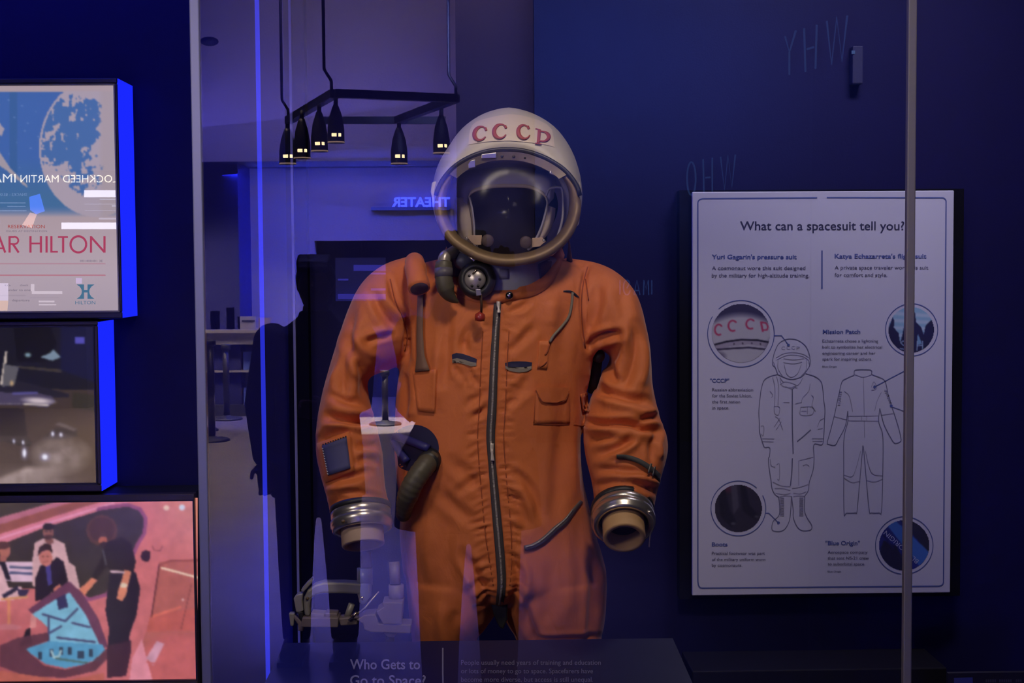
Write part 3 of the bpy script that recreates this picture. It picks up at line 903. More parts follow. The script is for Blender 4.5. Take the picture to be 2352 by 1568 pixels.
tm.build('reservation_lettering', emission('poster_red_dark', lin((172, 74, 72)), 1.0), box1)
SMALL = emission('poster_grey', lin((122, 112, 130)), 1.0)
for rows in ([('ISSUED AT DESTINATION', 14, 108, 532.5, 4)], [('departure', 28, 68, 692, 5.5)], [('to', 10, 24, 657, 5), ('check', 46, 65, 657, 5), ('under to one', 18, 70, 668, 5)], [('001400401 3E', 184, 236, 601.5, 5.2)]):
    tm = MB()
    for r_ in rows:
        text_on(tm, *r_, PY, lift=0.0012)
    tm.build('small_lettering', SMALL, box1)
tm = MB()
TEAL = emission('poster_teal', lin((74, 116, 148)), 1.0)
hp = lambda pts: [P(x, y, PY - 0.0012) for x, y in pts]
tm.add(hp([(176, 653), (193, 653), (193, 666), (201, 666), (201, 653), (217, 653), (210, 658), (206, 664), (205, 669), (206, 675), (210, 681), (217, 686), (201, 686), (201, 671.5), (193, 671.5), (193, 686), (176, 686), (183, 681), (187, 675), (188, 669), (187, 664), (183, 658)]), [tuple(range(22))])
text_on(tm, 'HILTON', 173, 219, 698.5, 8, PY, lift=0.0012)
tm.build('emblem', TEAL, box1)

# --- picture of a craft over a dusty ground
box2, _ = picture_box('dark glowing picture box of a craft above pale dust, under the poster', (-420, 737, 237, 1127), 14, (-400, 747, 222, 1111), FRAME_B)
s = Sheet(-400, 744, 224, 1114, 2.2, (26, 24, 34))
s.poly([(140, 744), (224, 744), (224, 880), (140, 850)], (24, 24, 56))
s.poly([(-400, 880), (224, 896), (224, 1114), (-400, 1114)], (66, 52, 48))
s.fade(lambda x, y: np.clip((y - 920) / 60, 0, 1) * np.clip((x - 90) / 130, 0, 1) * 0.9, (78, 60, 44))
s.poly([(165, 900), (224, 908), (224, 945), (165, 935)], (54, 48, 38))
s.poly([(-400, 860), (30, 870), (160, 905), (160, 912), (-400, 905)], (36, 32, 44))
s.poly([(30, 745), (118, 752), (130, 790), (105, 830), (40, 830)], (18, 16, 20))
s.poly([(40, 840), (140, 848), (142, 856), (45, 845)], (62, 54, 50))
s.poly([(0, 884), (12, 806), (17, 806), (10, 884)], (196, 180, 172))
s.poly([(5, 888), (10, 836), (44, 842), (33, 884)], (92, 88, 96))
s.oval(27, 880, 6, 9, (218, 176, 120), 0.9, 0, 0.8)
s.oval(64, 815, 10, 7, (130, 158, 178), 1, 0, 0.7); s.poly([(92, 820), (112, 812), (122, 802), (140, 820), (120, 828)], (120, 138, 158))
s.poly([(172, 774), (195, 774), (195, 789), (172, 789)], (84, 78, 178))
s.poly([(-100, 898), (85, 902), (120, 910), (128, 922), (108, 936), (60, 930), (-100, 930)], (74, 64, 90))
s.oval(88, 920, 46, 10, (214, 196, 204), 0.95, 4, 0.7); s.line([(56, 928), (110, 930)], 4, (226, 210, 200), 0.8)
s.line([(30, 903), (85, 902)], 5, (96, 90, 170), 0.7)
for k in range(14):
    s.oval(-20 + k * 6, 926 + (k % 2), 1.4, 1.2, (190, 176, 160), 0.7)
    s.oval(-20 + k * 5, 951 + k * 0.4, 1.2, 1.0, (150, 130, 118), 0.5)
s.poly([(-100, 935), (55, 938), (62, 1000), (74, 1022), (60, 1026), (-100, 985)], (42, 34, 36))
s.poly([(-100, 1000), (60, 1000), (74, 1022), (20, 1014), (-100, 1010)], (58, 50, 50))
s.poly([(95, 1008), (130, 980), (175, 985), (178, 1002), (130, 1010)], (56, 46, 46)); s.poly([(122, 972), (140, 970), (176, 984), (170, 990)], (96, 82, 82))
m = np.clip(1 - np.hypot((s.X - 140) / 75, (s.Yp - 1045) / 50), 0, 1) ** 0.6
s.mix(m * (0.25 + 0.9 * fbm(s.X / 22, s.Yp / 22, 4, 4)).clip(0, 1), (164, 146, 146))
m = np.clip((s.Yp - (1092 - 0.42 * s.X.clip(-60, 60))) / 12, 0, 1) * np.clip((150 - s.X) / 70, 0, 1)
s.mix(m * (0.4 + 0.8 * fbm(s.X / 14, s.Yp / 14, 8, 4)).clip(0, 1), (178, 158, 156))
s.fade(lambda x, y: np.clip((y - 1060) / 50, 0, 1) * np.clip((220 - x) / 90, 0, 1) * (0.3 + 0.6 * fbm(x / 16, y / 16, 9, 4)), (142, 122, 120))
for x, y, rx, ry in ((121, 996, 4, 7), (140, 998, 4, 6), (32, 1013, 3, 6), (53, 1016, 3, 6), (103, 1049, 9, 9), (56, 1040, 6, 14)):
    s.oval(x, y, rx * 1.8, ry * 1.5, (150, 150, 220), 0.6, 0, 0.9); s.oval(x, y, rx * 0.9, ry * 0.9, (236, 236, 250), 1, 0, 0.5)
s.blur(2)
s.build('photo_print', PY, BACKLIT, box2)
# --- picture of people in a rosy control room
box3, _ = picture_box('wide glowing picture box of people in a rosy control room, lowest', (-420, 1132, 459, 1700), 14, (-400, 1146, 452, 1562), FRAME_B, side=False)
s = Sheet(-400, 1143, 454, 1566, 2.2, (200, 108, 112))
s.fade(lambda x, y: np.clip((x - 330) / 120, 0, 1) * np.clip((1300 - y) / 120, 0, 1) * 0.7, (208, 134, 104))
s.fade(lambda x, y: np.clip((y - 1380) / 130, 0, 1) * np.clip((260 - x) / 200, 0, 1), (168, 84, 90))
s.poly([(-400, 1143), (160, 1143), (0, 1188), (-400, 1290)], (66, 54, 46))
s.poly([(-400, 1290), (0, 1188), (160, 1143), (198, 1143), (0, 1204), (-400, 1310)], (178, 104, 124))
s.poly([(-400, 1310), (0, 1204), (198, 1143), (262, 1143), (0, 1226), (-400, 1340)], (146, 80, 72))
s.poly([(-400, 1340), (0, 1226), (258, 1143), (330, 1143), (240, 1168), (0, 1250), (-400, 1370)], (208, 118, 138))
s.line([(-400, 1352), (0, 1236), (120, 1198), (262, 1154)], 4, (228, 150, 182))
win = [(-400, 1372), (0, 1251), (100, 1212), (230, 1172), (292, 1163), (318, 1172), (330, 1190), (328, 1222), (312, 1248), (296, 1285), (275, 1330), (240, 1362), (205, 1372), (175, 1352), (-400, 1345)]
s.line(win[3:13], 17, (140, 74, 112))
s.poly(win, (58, 46, 44))
s.poly([(0, 1289), (88, 1290), (78, 1336), (0, 1334)], (216, 178, 200))
s.line([(24, 1302), (76, 1304)], 6, (84, 86, 118)); s.line([(24, 1315), (76, 1317)], 6, (78, 80, 116))
s.poly([(-60, 1280), (4, 1300), (20, 1350), (50, 1346), (48, 1375), (0, 1380), (-60, 1380)], (216, 168, 178)); s.poly([(-4, 1284), (12, 1290), (26, 1332), (14, 1330)], (38, 30, 44))
s.poly([(4, 1366), (40, 1344), (42, 1354), (10, 1374)], (48, 40, 62)); s.poly([(40, 1352), (68, 1354), (58, 1372), (44, 1372)], (56, 44, 74))
s.line([(4, 1376), (62, 1370)], 5, (206, 140, 96)); s.line([(20, 1380), (20, 1434)], 7, (208, 128, 96)); s.oval(18, 1440, 32, 7, (190, 112, 120))
s.oval(11, 1264, 13, 17, (176, 104, 92)); s.oval(8, 1252, 15, 9, (84, 50, 46)); s.poly([(0, 1276), (14, 1276), (16, 1288), (0, 1290)], (168, 98, 90))
# man in white, standing
s.poly([(80, 1246), (100, 1236), (125, 1237), (148, 1248), (158, 1290), (172, 1300), (186, 1360), (150, 1365), (75, 1345), (74, 1290)], (206, 160, 166))
s.poly([(104, 1230), (120, 1230), (123, 1246), (112, 1252), (103, 1243)], (130, 80, 74))
s.oval(111, 1222, 12, 16, (138, 86, 78)); s.oval(111, 1209, 13, 8, (42, 30, 32)); s.oval(111, 1233, 9, 6, (64, 40, 40), 0.8)
for dx in (-5, 5):
    s.oval(111 + dx, 1220, 2.5, 1.5, (50, 32, 34))
s.line([(107, 1229), (115, 1229)], 1.5, (90, 48, 48))
# man in a dark jacket, kneeling
s.poly([(82, 1380), (80, 1330), (92, 1300), (104, 1290), (120, 1288), (130, 1278), (146, 1290), (158, 1340), (140, 1352), (120, 1372), (100, 1376)], (38, 26, 36))
s.poly([(104, 1300), (116, 1296), (120, 1340), (110, 1345)], (72, 60, 130))
s.oval(105, 1280, 15, 20, (190, 112, 104), 1, -8); s.poly([(86, 1276), (90, 1256), (104, 1247), (118, 1252), (121, 1270), (112, 1262), (96, 1266)], (54, 34, 34))
for dx in (-6, 5):
    s.oval(104 + dx, 1278, 3, 1.3, (90, 46, 44))
s.line([(100, 1290), (110, 1289)], 1.8, (120, 56, 56))
s.poly([(122, 1352), (138, 1340), (144, 1362), (134, 1374), (124, 1368)], (200, 116, 100)); s.line([(118, 1362), (142, 1358)], 3, (222, 168, 120))
s.poly([(72, 1410), (84, 1400), (82, 1440), (68, 1444)], (206, 132, 132)); s.poly([(60, 1446), (70, 1440), (72, 1478), (44, 1484)], (34, 24, 34))
# woman with curly hair, leaning down
for k in range(16):
    a_ = k * math.pi / 8
    s.oval(234 + 24 * math.cos(a_), 1218 + 24 * math.sin(a_), 12, 12, (92, 58, 46))
s.oval(234, 1216, 29, 28, (74, 46, 40)); s.oval(236, 1240, 11, 8, (168, 92, 76), 1, -15); s.oval(238, 1250, 10, 6, (56, 36, 36))
s.poly([(238, 1262), (246, 1244), (280, 1232), (302, 1250), (312, 1290), (306, 1318), (254, 1312), (246, 1300), (222, 1330), (210, 1324), (228, 1290)], (42, 28, 32))
s.line([(236, 1262), (244, 1296)], 3, (120, 130, 130), 0.6)
s.poly([(212, 1326), (224, 1332), (198, 1362), (180, 1378), (172, 1372), (176, 1358)], (208, 122, 98))
s.poly([(252, 1314), (312, 1314), (322, 1352), (314, 1410), (298, 1456), (290, 1545), (246, 1548), (250, 1440), (242, 1400), (248, 1350)], (40, 28, 42))
s.poly([(286, 1308), (302, 1312), (294, 1344), (290, 1366), (280, 1380), (268, 1374), (272, 1352), (278, 1336)], (210, 126, 100)); s.oval(284, 1344, 8, 6, (214, 190, 170))
s.line([(256, 1312), (284, 1314)], 6, (204, 168, 180))
# open hatch
s.poly([(64, 1400), (100, 1374), (158, 1334), (188, 1360), (226, 1420), (248, 1484), (232, 1490), (196, 1410), (160, 1360), (74, 1410)], (104, 58, 84))
s.poly([(74, 1410), (128, 1376), (160, 1360), (196, 1410), (232, 1486), (234, 1520), (112, 1510), (110, 1440), (92, 1424)], (124, 180, 208))
s.poly([(130, 1374), (150, 1364), (157, 1394), (134, 1400)], (54, 48, 86))
for ln in ([(98, 1410), (150, 1426), (178, 1398)], [(166, 1430), (206, 1440)], [(132, 1464), (218, 1474)], [(112, 1416), (112, 1470)], [(116, 1452), (140, 1438)]):
    s.line(ln, 5, (72, 72, 110))
# pit of machinery
ring = [(0, 1482), (40, 1464), (110, 1452), (112, 1470), (60, 1490), (100, 1528), (150, 1538), (210, 1520), (246, 1488), (258, 1500), (220, 1540), (150, 1556), (60, 1552), (0, 1530)]
s.poly([(56, 1490), (112, 1472), (236, 1480), (242, 1492), (200, 1524), (150, 1534), (104, 1524)], (86, 150, 190))
for x, y, w_ in ((92, 1505, 9), (118, 1498, 8), (140, 1494, 9), (160, 1494, 7), (186, 1502, 16), (208, 1498, 8)):
    s.poly([(x - w_ / 2, y - 8), (x + w_ / 2, y - 8), (x + w_ / 2, y + 9), (x - w_ / 2, y + 9)], (52, 64, 86))
s.line([(118, 1494), (124, 1510), (136, 1506), (140, 1494)], 5, (170, 196, 204)); s.line([(130, 1512), (200, 1522)], 5, (80, 110, 110))
s.poly(ring, (92, 52, 66), 0.92)
s.poly([(0, 1540), (150, 1562), (240, 1545), (240, 1568), (-400, 1568)], (186, 98, 84), 0.9)
s.poly([(246, 1482), (300, 1470), (300, 1500), (290, 1552), (246, 1556)], (66, 36, 50))
# rounded glass car at the right
s.poly([(366, 1290), (454, 1284), (454, 1568), (300, 1568), (318, 1500), (346, 1420)], (178, 96, 90))
s.poly([(346, 1410), (454, 1396), (454, 1448), (336, 1450)], (188, 92, 84)); s.oval(405, 1530, 95, 86, (196, 98, 98), 0.9, 0, 0.25)
s.line([(454, 1286), (390, 1288), (368, 1296), (380, 1306), (454, 1326)], 5, (150, 76, 72)); s.line([(372, 1304), (410, 1314), (454, 1326)], 5, (232, 200, 178))
s.line([(348, 1416), (414, 1394)], 6, (214, 110, 94)); s.line([(366, 1296), (348, 1416)], 4, (112, 56, 60)); s.line([(440, 1340), (416, 1444)], 1.5, (110, 56, 60))
s.poly([(296, 1568), (304, 1510), (326, 1466), (334, 1500), (352, 1568)], (224, 140, 156)); s.poly([(336, 1510), (360, 1472), (378, 1478), (352, 1530)], (206, 160, 186), 0.8)
s.line([(338, 1520), (356, 1524)], 4, (196, 96, 96)); s.oval(420, 1377, 4, 4, (240, 206, 214), 1, 0, 0.8)
s.oval(382, 1166, 8, 7, (234, 196, 178), 1, 0, 0.3); s.oval(418, 1165, 8, 8, (206, 208, 226), 1, 0, 0.3)
s.poly([(326, 1268), (334, 1262), (344, 1266), (345, 1282), (340, 1289), (328, 1288), (323, 1278)], (56, 32, 44)); s.line([(350, 1254), (354, 1263), (368, 1264), (373, 1254)], 1.8, (120, 56, 66))
s.c *= (0.90 + 0.20 * fbm(s.X / 18, s.Yp / 18, 17, 4))[..., None]
s.blur(2)
s.build('photo_print', PY, BACKLIT, box3)

# ------------------------------------------------------------------ the spacesuit
ORANGE = mat('orange_cloth', (0.62, 0.165, 0.048), 0.62, bump=(900, 0.25, 0.0006), vary=(9, 0.10), spec=0.35)
_nt = ORANGE.node_tree
_b = _nt.nodes['Principled BSDF']
_b.inputs['Sheen Weight'].default_value = 0.15
_b.inputs['Sheen Roughness'].default_value = 0.4
# second, larger rumple in the cloth
_tc = _nt.nodes.new('ShaderNodeTexCoord')
_mp = _nt.nodes.new('ShaderNodeMapping'); _mp.inputs['Scale'].default_value = (26, 26, 15)
_nz = _nt.nodes.new('ShaderNodeTexNoise'); _nz.inputs['Detail'].default_value = 4; _nz.inputs['Distortion'].default_value = 0.8; _nz.inputs['Scale'].default_value = 1.0
_b2 = _nt.nodes.new('ShaderNodeBump'); _b2.inputs['Strength'].default_value = 0.35; _b2.inputs['Distance'].default_value = 0.008
_nt.links.new(_tc.outputs['Object'], _mp.inputs['Vector']); _nt.links.new(_mp.outputs['Vector'], _nz.inputs['Vector'])
_nt.links.new(_nz.outputs['Fac'], _b2.inputs['Height'])
_old = _b.inputs['Normal'].links[0].from_node
_nt.links.new(_b2.outputs['Normal'], _old.inputs['Normal'])
SHELLW = mat('helmet_white', (0.58, 0.53, 0.46), 0.42, vary=(14, 0.08), bump=(40, 0.05, 0.002))
GOLD = mat('aged_brass', (0.19, 0.125, 0.070), 0.52, 0.35, vary=(30, 0.3))
ALU = mat('worn_aluminium', (0.62, 0.58, 0.53), 0.28, 0.9)
RUBBER = mat('black_rubber', (0.018, 0.018, 0.024), 0.45)
HOSE = mat('olive_hose', (0.085, 0.075, 0.055), 0.5)
GREYB = mat('grey_blue_collar', (0.46, 0.48, 0.53), 0.5, vary=(20, 0.1))
LINER = mat('grey_liner', (0.36, 0.33, 0.42), 0.85, spec=0.1)
BEIGE = mat('beige_padding', (0.55, 0.45, 0.36), 0.7)
DARKIN = mat('dark_inside', (0.012, 0.012, 0.02), 0.8)
SLATE = mat('slate_blue_patch', (0.058, 0.060, 0.175), 0.7, bump=(700, 0.2, 0.0004))
TAN = mat('tan_tube', (0.56, 0.34, 0.16), 0.6)
TAPE = mat('zip_tape', (0.060, 0.050, 0.060), 0.7)
TEETH = mat('zip_teeth', (0.55, 0.50, 0.46), 0.35, 0.85)
STRAPC = mat('grey_brown_webbing', (0.19, 0.105, 0.075), 0.75)
DSTRAP = mat('dark_webbing', (0.055, 0.055, 0.055), 0.7)
SEAMC = mat('rust_seam', (0.34, 0.075, 0.025), 0.75)
DARKBLUE = mat('deep_blue_lining', (0.012, 0.011, 0.065), 0.7)
REDP = mat('red_paint', (0.42, 0.085, 0.075), 0.6, vary=(60, 0.25))

suit_x = P(1150, 900, SUIT_Y).x
suit = thing('spacesuit', 'orange pressure suit with white helmet standing in the glass case', 'spacesuit', (suit_x, SUIT_Y, ZB))

def ring(A, B, yc, dep, ey=2.0, n=56):
    """oval through two photo points at depth yc; dep: half thickness front to back"""
    a, b = P(*A, yc), P(*B, yc)
    c, h = (a + b) / 2, (a - b) / 2
    out = []
    for k in range(n):
        t = 2 * math.pi * k / n
        cx, sy = math.cos(t), math.sin(t)
        cx = math.copysign(abs(cx) ** (2 / ey), cx)
        sy = math.copysign(abs(sy) ** (2 / ey), sy)
        out.append(c + h * cx + Vector((0, dep * sy, 0)))
    return out

def body_loft(mb, table, n=5, ey=2.2):
    """table rows: outer x, y, inner x, y, depth, half thickness"""
    for_rows = catmull(table, n)
    mb.loft([ring((r[0], r[1]), (r[2], r[3]), r[4], r[5], ey) for r in for_rows])

S = SUIT_Y
cv = MB()
torso = [(1050, 588, 1270, 588, S + 0.01, 0.07), (985, 600, 1318, 604, S + 0.01, 0.088), (940, 618, 1352, 622, S + 0.01, 0.10), (925, 660, 1366, 664, S, 0.118), (926, 740, 1368, 744, S, 0.130),
         (922, 820, 1362, 824, S, 0.136), (914, 880, 1348, 884, S, 0.138), (909, 940, 1338, 942, S, 0.138), (906, 1010, 1331, 1010, S, 0.138), (911, 1090, 1337, 1088, S, 0.140),
         (921, 1160, 1352, 1158, S, 0.143), (918, 1220, 1366, 1218, S, 0.145), (923, 1280, 1384, 1278, S, 0.145), (932, 1325, 1390, 1323, S, 0.140), (965, 1362, 1362, 1360, S, 0.105), (1010, 1378, 1310, 1376, S, 0.06)]
body_loft(cv, torso, 5, 2.5)
lsl = [(950, 585, 990, 840, S + 0.01, 0.06), (884, 606, 944, 826, S, 0.092), (834, 646, 918, 838, S - 0.005, 0.100), (800, 712, 892, 850, S - 0.012, 0.100), (775, 785, 858, 862, S - 0.020, 0.094),
       (755, 850, 842, 880, S - 0.028, 0.086), (738, 918, 849, 922, S - 0.040, 0.082), (728, 980, 865, 985, S - 0.055, 0.083), (727, 1040, 878, 1042, S - 0.072, 0.082), (737, 1090, 882, 1092, S - 0.086, 0.078),
       (750, 1135, 887, 1135, S - 0.098, 0.072), (757, 1170, 896, 1160, S - 0.108, 0.068), (764, 1200, 894, 1172, S - 0.115, 0.060)]
body_loft(cv, lsl, 5, 2.1)
rsl = [(1300, 590, 1300, 850, S + 0.01, 0.06), (1372, 604, 1350, 838, S, 0.092), (1425, 632, 1362, 812, S - 0.003, 0.100), (1465, 684, 1384, 806, S - 0.010, 0.098), (1486, 766, 1402, 824, S - 0.018, 0.090),
       (1494, 830, 1384, 862, S - 0.028, 0.086), (1499, 890, 1362, 905, S - 0.040, 0.085), (1515, 958, 1346, 958, S - 0.055, 0.088), (1532, 1010, 1341, 1006, S - 0.070, 0.088), (1529, 1052, 1347, 1056, S - 0.084, 0.084),
       (1516, 1098, 1358, 1100, S - 0.098, 0.078), (1506, 1140, 1364, 1136, S - 0.110, 0.073), (1500, 1172, 1366, 1166, S - 0.118, 0.068)]
body_loft(cv, rsl, 5, 2.1)
lleg = [(932, 1320, 1168, 1320, S, 0.135), (938, 1392, 1144, 1392, S, 0.130), (942, 1430, 1120, 1430, S, 0.122), (947, 1470, 1094, 1470, S, 0.112), (955, 1600, 1080, 1600, S, 0.100), (960, 1760, 1075, 1760, S, 0.092), (965, 1900, 1072, 1900, S, 0.090), (985, 1960, 1060, 1960, S, 0.070)]
rleg = [(1391, 1320, 1124, 1320, S, 0.135), (1390, 1392, 1146, 1392, S, 0.130), (1386, 1430, 1165, 1430, S, 0.122), (1379, 1470, 1186, 1470, S, 0.114), (1368, 1600, 1200, 1600, S, 0.102), (1350, 1760, 1215, 1760, S, 0.094), (1345, 1900, 1220, 1900, S, 0.090), (1330, 1960, 1240, 1960, S, 0.070)]
body_loft(cv, lleg, 5, 2.2)
body_loft(cv, rleg, 5, 2.2)

def fuse(mb, voxel, smooth):
    """one continuous skin around overlapping shapes: (vertex array, faces)"""
    me = bpy.data.meshes.new('skin')
    me.from_pydata([tuple(v) for v in mb.v], [], mb.f)
    bm = bmesh.new(); bm.from_mesh(me)
    bmesh.ops.recalc_face_normals(bm, faces=bm.faces)
    bm.to_mesh(me); bm.free()
    o = bpy.data.objects.new('skin', me)
    COL.objects.link(o)
    r = o.modifiers.new('r', 'REMESH'); r.mode = 'VOXEL'; r.voxel_size = voxel
    if smooth:
        sm = o.modifiers.new('s', 'SMOOTH'); sm.factor = 0.5; sm.iterations = smooth
    dg = bpy.context.evaluated_depsgraph_get()
    ev = bpy.data.meshes.new_from_object(o.evaluated_get(dg))
    bpy.data.objects.remove(o); bpy.data.meshes.remove(me)
    return ev

def normals_of(me):
    n = np.zeros(len(me.vertices) * 3)
    me.vertices.foreach_get('normal', n) if hasattr(me.vertices[0], 'normal') else None
    return n.reshape(-1, 3)
def coords_of(me):
    c = np.zeros(len(me.vertices) * 3)
    me.vertices.foreach_get('co', c)
    return c.reshape(-1, 3)

cloth = fuse(cv, 0.0042, 7)
# folds: (depth in mm, half width in photo pixels, polyline); minus is a crease
folds = [
    # left sleeve
    (-9, 11, [(858, 672), (868, 700), (886, 728), (912, 756)]), (6, 10, [(872, 668), (890, 700), (915, 735)]), (-7, 8, [(838, 786), (866, 776), (902, 768)]), (5, 9, [(836, 772), (866, 762), (900, 754)]),
    (-7, 7, [(893, 640), (906, 690), (924, 725), (935, 765), (932, 805)]), (5, 8, [(900, 690), (915, 730), (922, 770)]), (-9, 12, [(798, 780), (806, 800), (822, 832), (840, 860)]), (7, 12, [(815, 770), (835, 800), (870, 820)]),
    (-8, 13, [(808, 700), (800, 760), (788, 830), (790, 900), (800, 925)]), (6, 12, [(822, 800), (812, 860), (806, 915)]), (-14, 9, [(752, 955), (780, 962), (810, 967), (850, 968), (868, 966)]), (8, 9, [(738, 975), (770, 980), (815, 984), (862, 984)]),
    (-9, 9, [(732, 1016), (752, 1000), (780, 992), (810, 985)]), (7, 10, [(752, 925), (782, 938), (815, 945), (850, 944)]), (-6, 8, [(762, 905), (790, 920), (820, 926)]), (5, 9, [(835, 830), (845, 880), (848, 915)]),
    (-6, 8, [(745, 880), (765, 830), (770, 790)]), (-7, 9, [(742, 1110), (775, 1100), (810, 1094), (850, 1082)]), (5, 9, [(745, 1125), (790, 1118), (840, 1110)]), (-5, 7, [(760, 1140), (800, 1130), (850, 1135), (888, 1150)]),
    (-5, 8, [(815, 1020), (840, 1024), (872, 1020)]), (-5, 8, [(818, 1060), (845, 1055), (876, 1066)]), (4, 8, [(816, 1040), (850, 1040), (876, 1043)]), (-6, 7, [(755, 1168), (770, 1150), (800, 1144)]),
    # right sleeve
    (-12, 9, [(1352, 800), (1366, 780), (1394, 768), (1430, 765)]), (9, 10, [(1352, 818), (1362, 796), (1388, 782), (1425, 782)]), (5, 9, [(1355, 780), (1375, 760), (1410, 752)]), (-9, 13, [(1452, 745), (1460, 795), (1448, 850), (1428, 895)]),
    (7, 13, [(1435, 745), (1440, 800), (1425, 850)]), (7, 12, [(1478, 780), (1480, 840), (1465, 900)]), (-10, 11, [(1368, 892), (1405, 905), (1445, 917), (1492, 922)]), (7, 12, [(1378, 918), (1420, 930), (1470, 940)]),
    (-15, 8, [(1345, 966), (1378, 972), (1440, 972), (1480, 985), (1515, 988)]), (9, 10, [(1352, 988), (1400, 992), (1450, 1000), (1500, 1008)]), (-8, 8, [(1465, 968), (1495, 957), (1514, 960)]), (6, 9, [(1440, 950), (1480, 948), (1505, 945)]),
    (-6, 5, [(1352, 608), (1342, 640), (1336, 690), (1338, 740), (1344, 800)]), (3.5, 8, [(1358, 640), (1352, 690), (1352, 740)]), (-5, 14, [(1428, 660), (1432, 700), (1440, 745)]), (-6, 12, [(1375, 650), (1372, 700), (1360, 745)]),
    (-8, 9, [(1456, 1000), (1430, 1022), (1398, 1036), (1372, 1044)]), (6, 9, [(1470, 1012), (1440, 1034), (1400, 1050)]), (-7, 8, [(1362, 1012), (1385, 1004), (1410, 1004)]), (-6, 8, [(1372, 1078), (1415, 1078), (1470, 1086)]),
    (-10, 9, [(1450, 1106), (1480, 1116), (1512, 1128)]), (6, 8, [(1440, 1092), (1480, 1098), (1515, 1110)]), (-5, 8, [(1370, 1115), (1410, 1108), (1450, 1112)]), (6, 10, [(1500, 1010), (1512, 1030), (1510, 1055)]), (-8, 9, [(1512, 990), (1498, 1020), (1500, 1060)]),
    (6, 9, [(1380, 840), (1392, 870), (1400, 895)]), (-7, 9, [(1392, 826), (1408, 850), (1416, 880)]), (-10, 9, [(1366, 846), (1368, 870), (1360, 900)]),
    # chest and waist
    (-5, 16, [(1285, 900), (1288, 1000), (1282, 1100), (1276, 1190)]), (6, 18, [(1312, 860), (1322, 960), (1316, 1060), (1322, 1140)]), (-4, 16, [(1300, 700), (1296, 760), (1290, 830)]), (5, 16, [(1270, 690), (1266, 750)]),
    (-4.5, 12, [(1170, 804), (1198, 778), (1228, 748)]), (-5, 10, [(1162, 908), (1190, 892), (1215, 866)]), (-5, 10, [(1160, 936), (1195, 906), (1218, 886)]), (-4, 8, [(1170, 716), (1196, 706), (1216, 692)]), (3.5, 10, [(1172, 790), (1196, 764), (1220, 736)]),
    (-5, 10, [(1162, 1078), (1196, 1096), (1226, 1132), (1244, 1190)]), (-5, 11, [(1162, 1132), (1190, 1158), (1212, 1210)]), (4, 12, [(1168, 1110), (1202, 1135), (1226, 1180)]), (-4, 10, [(1120, 1085), (1085, 1105), (1050, 1130)]),
    (-5, 14, [(1040, 1060), (1072, 1090), (1104, 1130)]), (-5, 14, [(1010, 1130), (1040, 1160), (1090, 1200)]), (-4, 12, [(1062, 780), (1068, 800), (1072, 812)]), (-5, 8, [(1078, 846), (1088, 872), (1100, 884)]), (-5, 7, [(1046, 842), (1056, 868)]),
    (-4, 7, [(1062, 848), (1068, 870), (1072, 884)]), (4, 7, [(1086, 845), (1092, 862)]), (-4, 10, [(1072, 930), (1100, 910), (1118, 895)]), (-5, 9, [(1085, 960), (1108, 945), (1122, 930)]), (-6, 9, [(940, 720), (935, 780), (936, 840)]), (6, 10, [(958, 900), (948, 960)]),
    (-6, 10, [(925, 850), (930, 910), (925, 965)]), (5, 12, [(1010, 790), (1004, 860), (1010, 930)]), (-4, 12, [(1030, 720), (1024, 800), (1022, 880)]), (-4, 9, [(1065, 800), (1070, 770), (1082, 750)]),
    # hips and legs
    (-8, 12, [(1132, 1392), (1106, 1345), (1082, 1300), (1062, 1270)]), (6, 12, [(1112, 1392), (1086, 1345), (1062, 1310)]), (-9, 11, [(1166, 1400), (1192, 1345), (1186, 1300), (1172, 1270)]), (7, 12, [(1185, 1400), (1212, 1345), (1206, 1290)]),
    (-6, 9, [(1125, 1335), (1098, 1340), (1072, 1360)]), (-6, 14, [(1050, 1400), (1046, 1440), (1060, 1490)]), (6, 14, [(1015, 1380), (1012, 1430), (1022, 1490)]), (-8, 12, [(1230, 1470), (1212, 1430), (1200, 1390)]), (-7, 11, [(1358, 1270), (1364, 1330), (1362, 1400), (1358, 1470)]),
    (6, 11, [(1374, 1300), (1382, 1350), (1374, 1430)]), (-7, 8, [(1378, 1460), (1330, 1468), (1260, 1470), (1220, 1466)]), (5, 16, [(1300, 1250), (1310, 1330), (1300, 1420)]), (-4, 14, [(1260, 1300), (1262, 1380), (1250, 1440)]), (5, 16, [(985, 1180), (980, 1260), (990, 1340)]), (-4, 16, [(1030, 1180), (1025, 1260), (1035, 1330)]),
]
zipc = [(1143, 690), (1139, 760), (1135, 830), (1133, 880), (1130, 950), (1127, 1000), (1130, 1060), (1136, 1130), (1144, 1220), (1150, 1290), (1152, 1345), (1147, 1390)]
zipd = catmull(zipc, 12)
rng = np.random.RandomState(3)
for y in range(715, 1390, 15):           # puckers along the zip seams
    zx = np.interp(y, zipd[:, 1], zipd[:, 0])
    k = 0.5 if y < 850 else (0.8 if y < 1050 else 1.35)
    for sgn in (-1, 1):
        L = rng.uniform(20, 42) * (1.0 if y < 1100 else 1.25)
        dy = rng.uniform(-6, 18) if y < 1100 else rng.uniform(-22, -4) * (1 if sgn < 0 else -1) * (1 if sgn < 0 else 1)
        if y >= 1100:
            dy = rng.uniform(6, 24)
        folds.append((-rng.uniform(1.2, 3.2) * k, rng.uniform(4, 6.5), [(zx + sgn * 15, y), (zx + sgn * (15 + L / 2), y + dy * 0.4), (zx + sgn * (15 + L), y + dy)]))

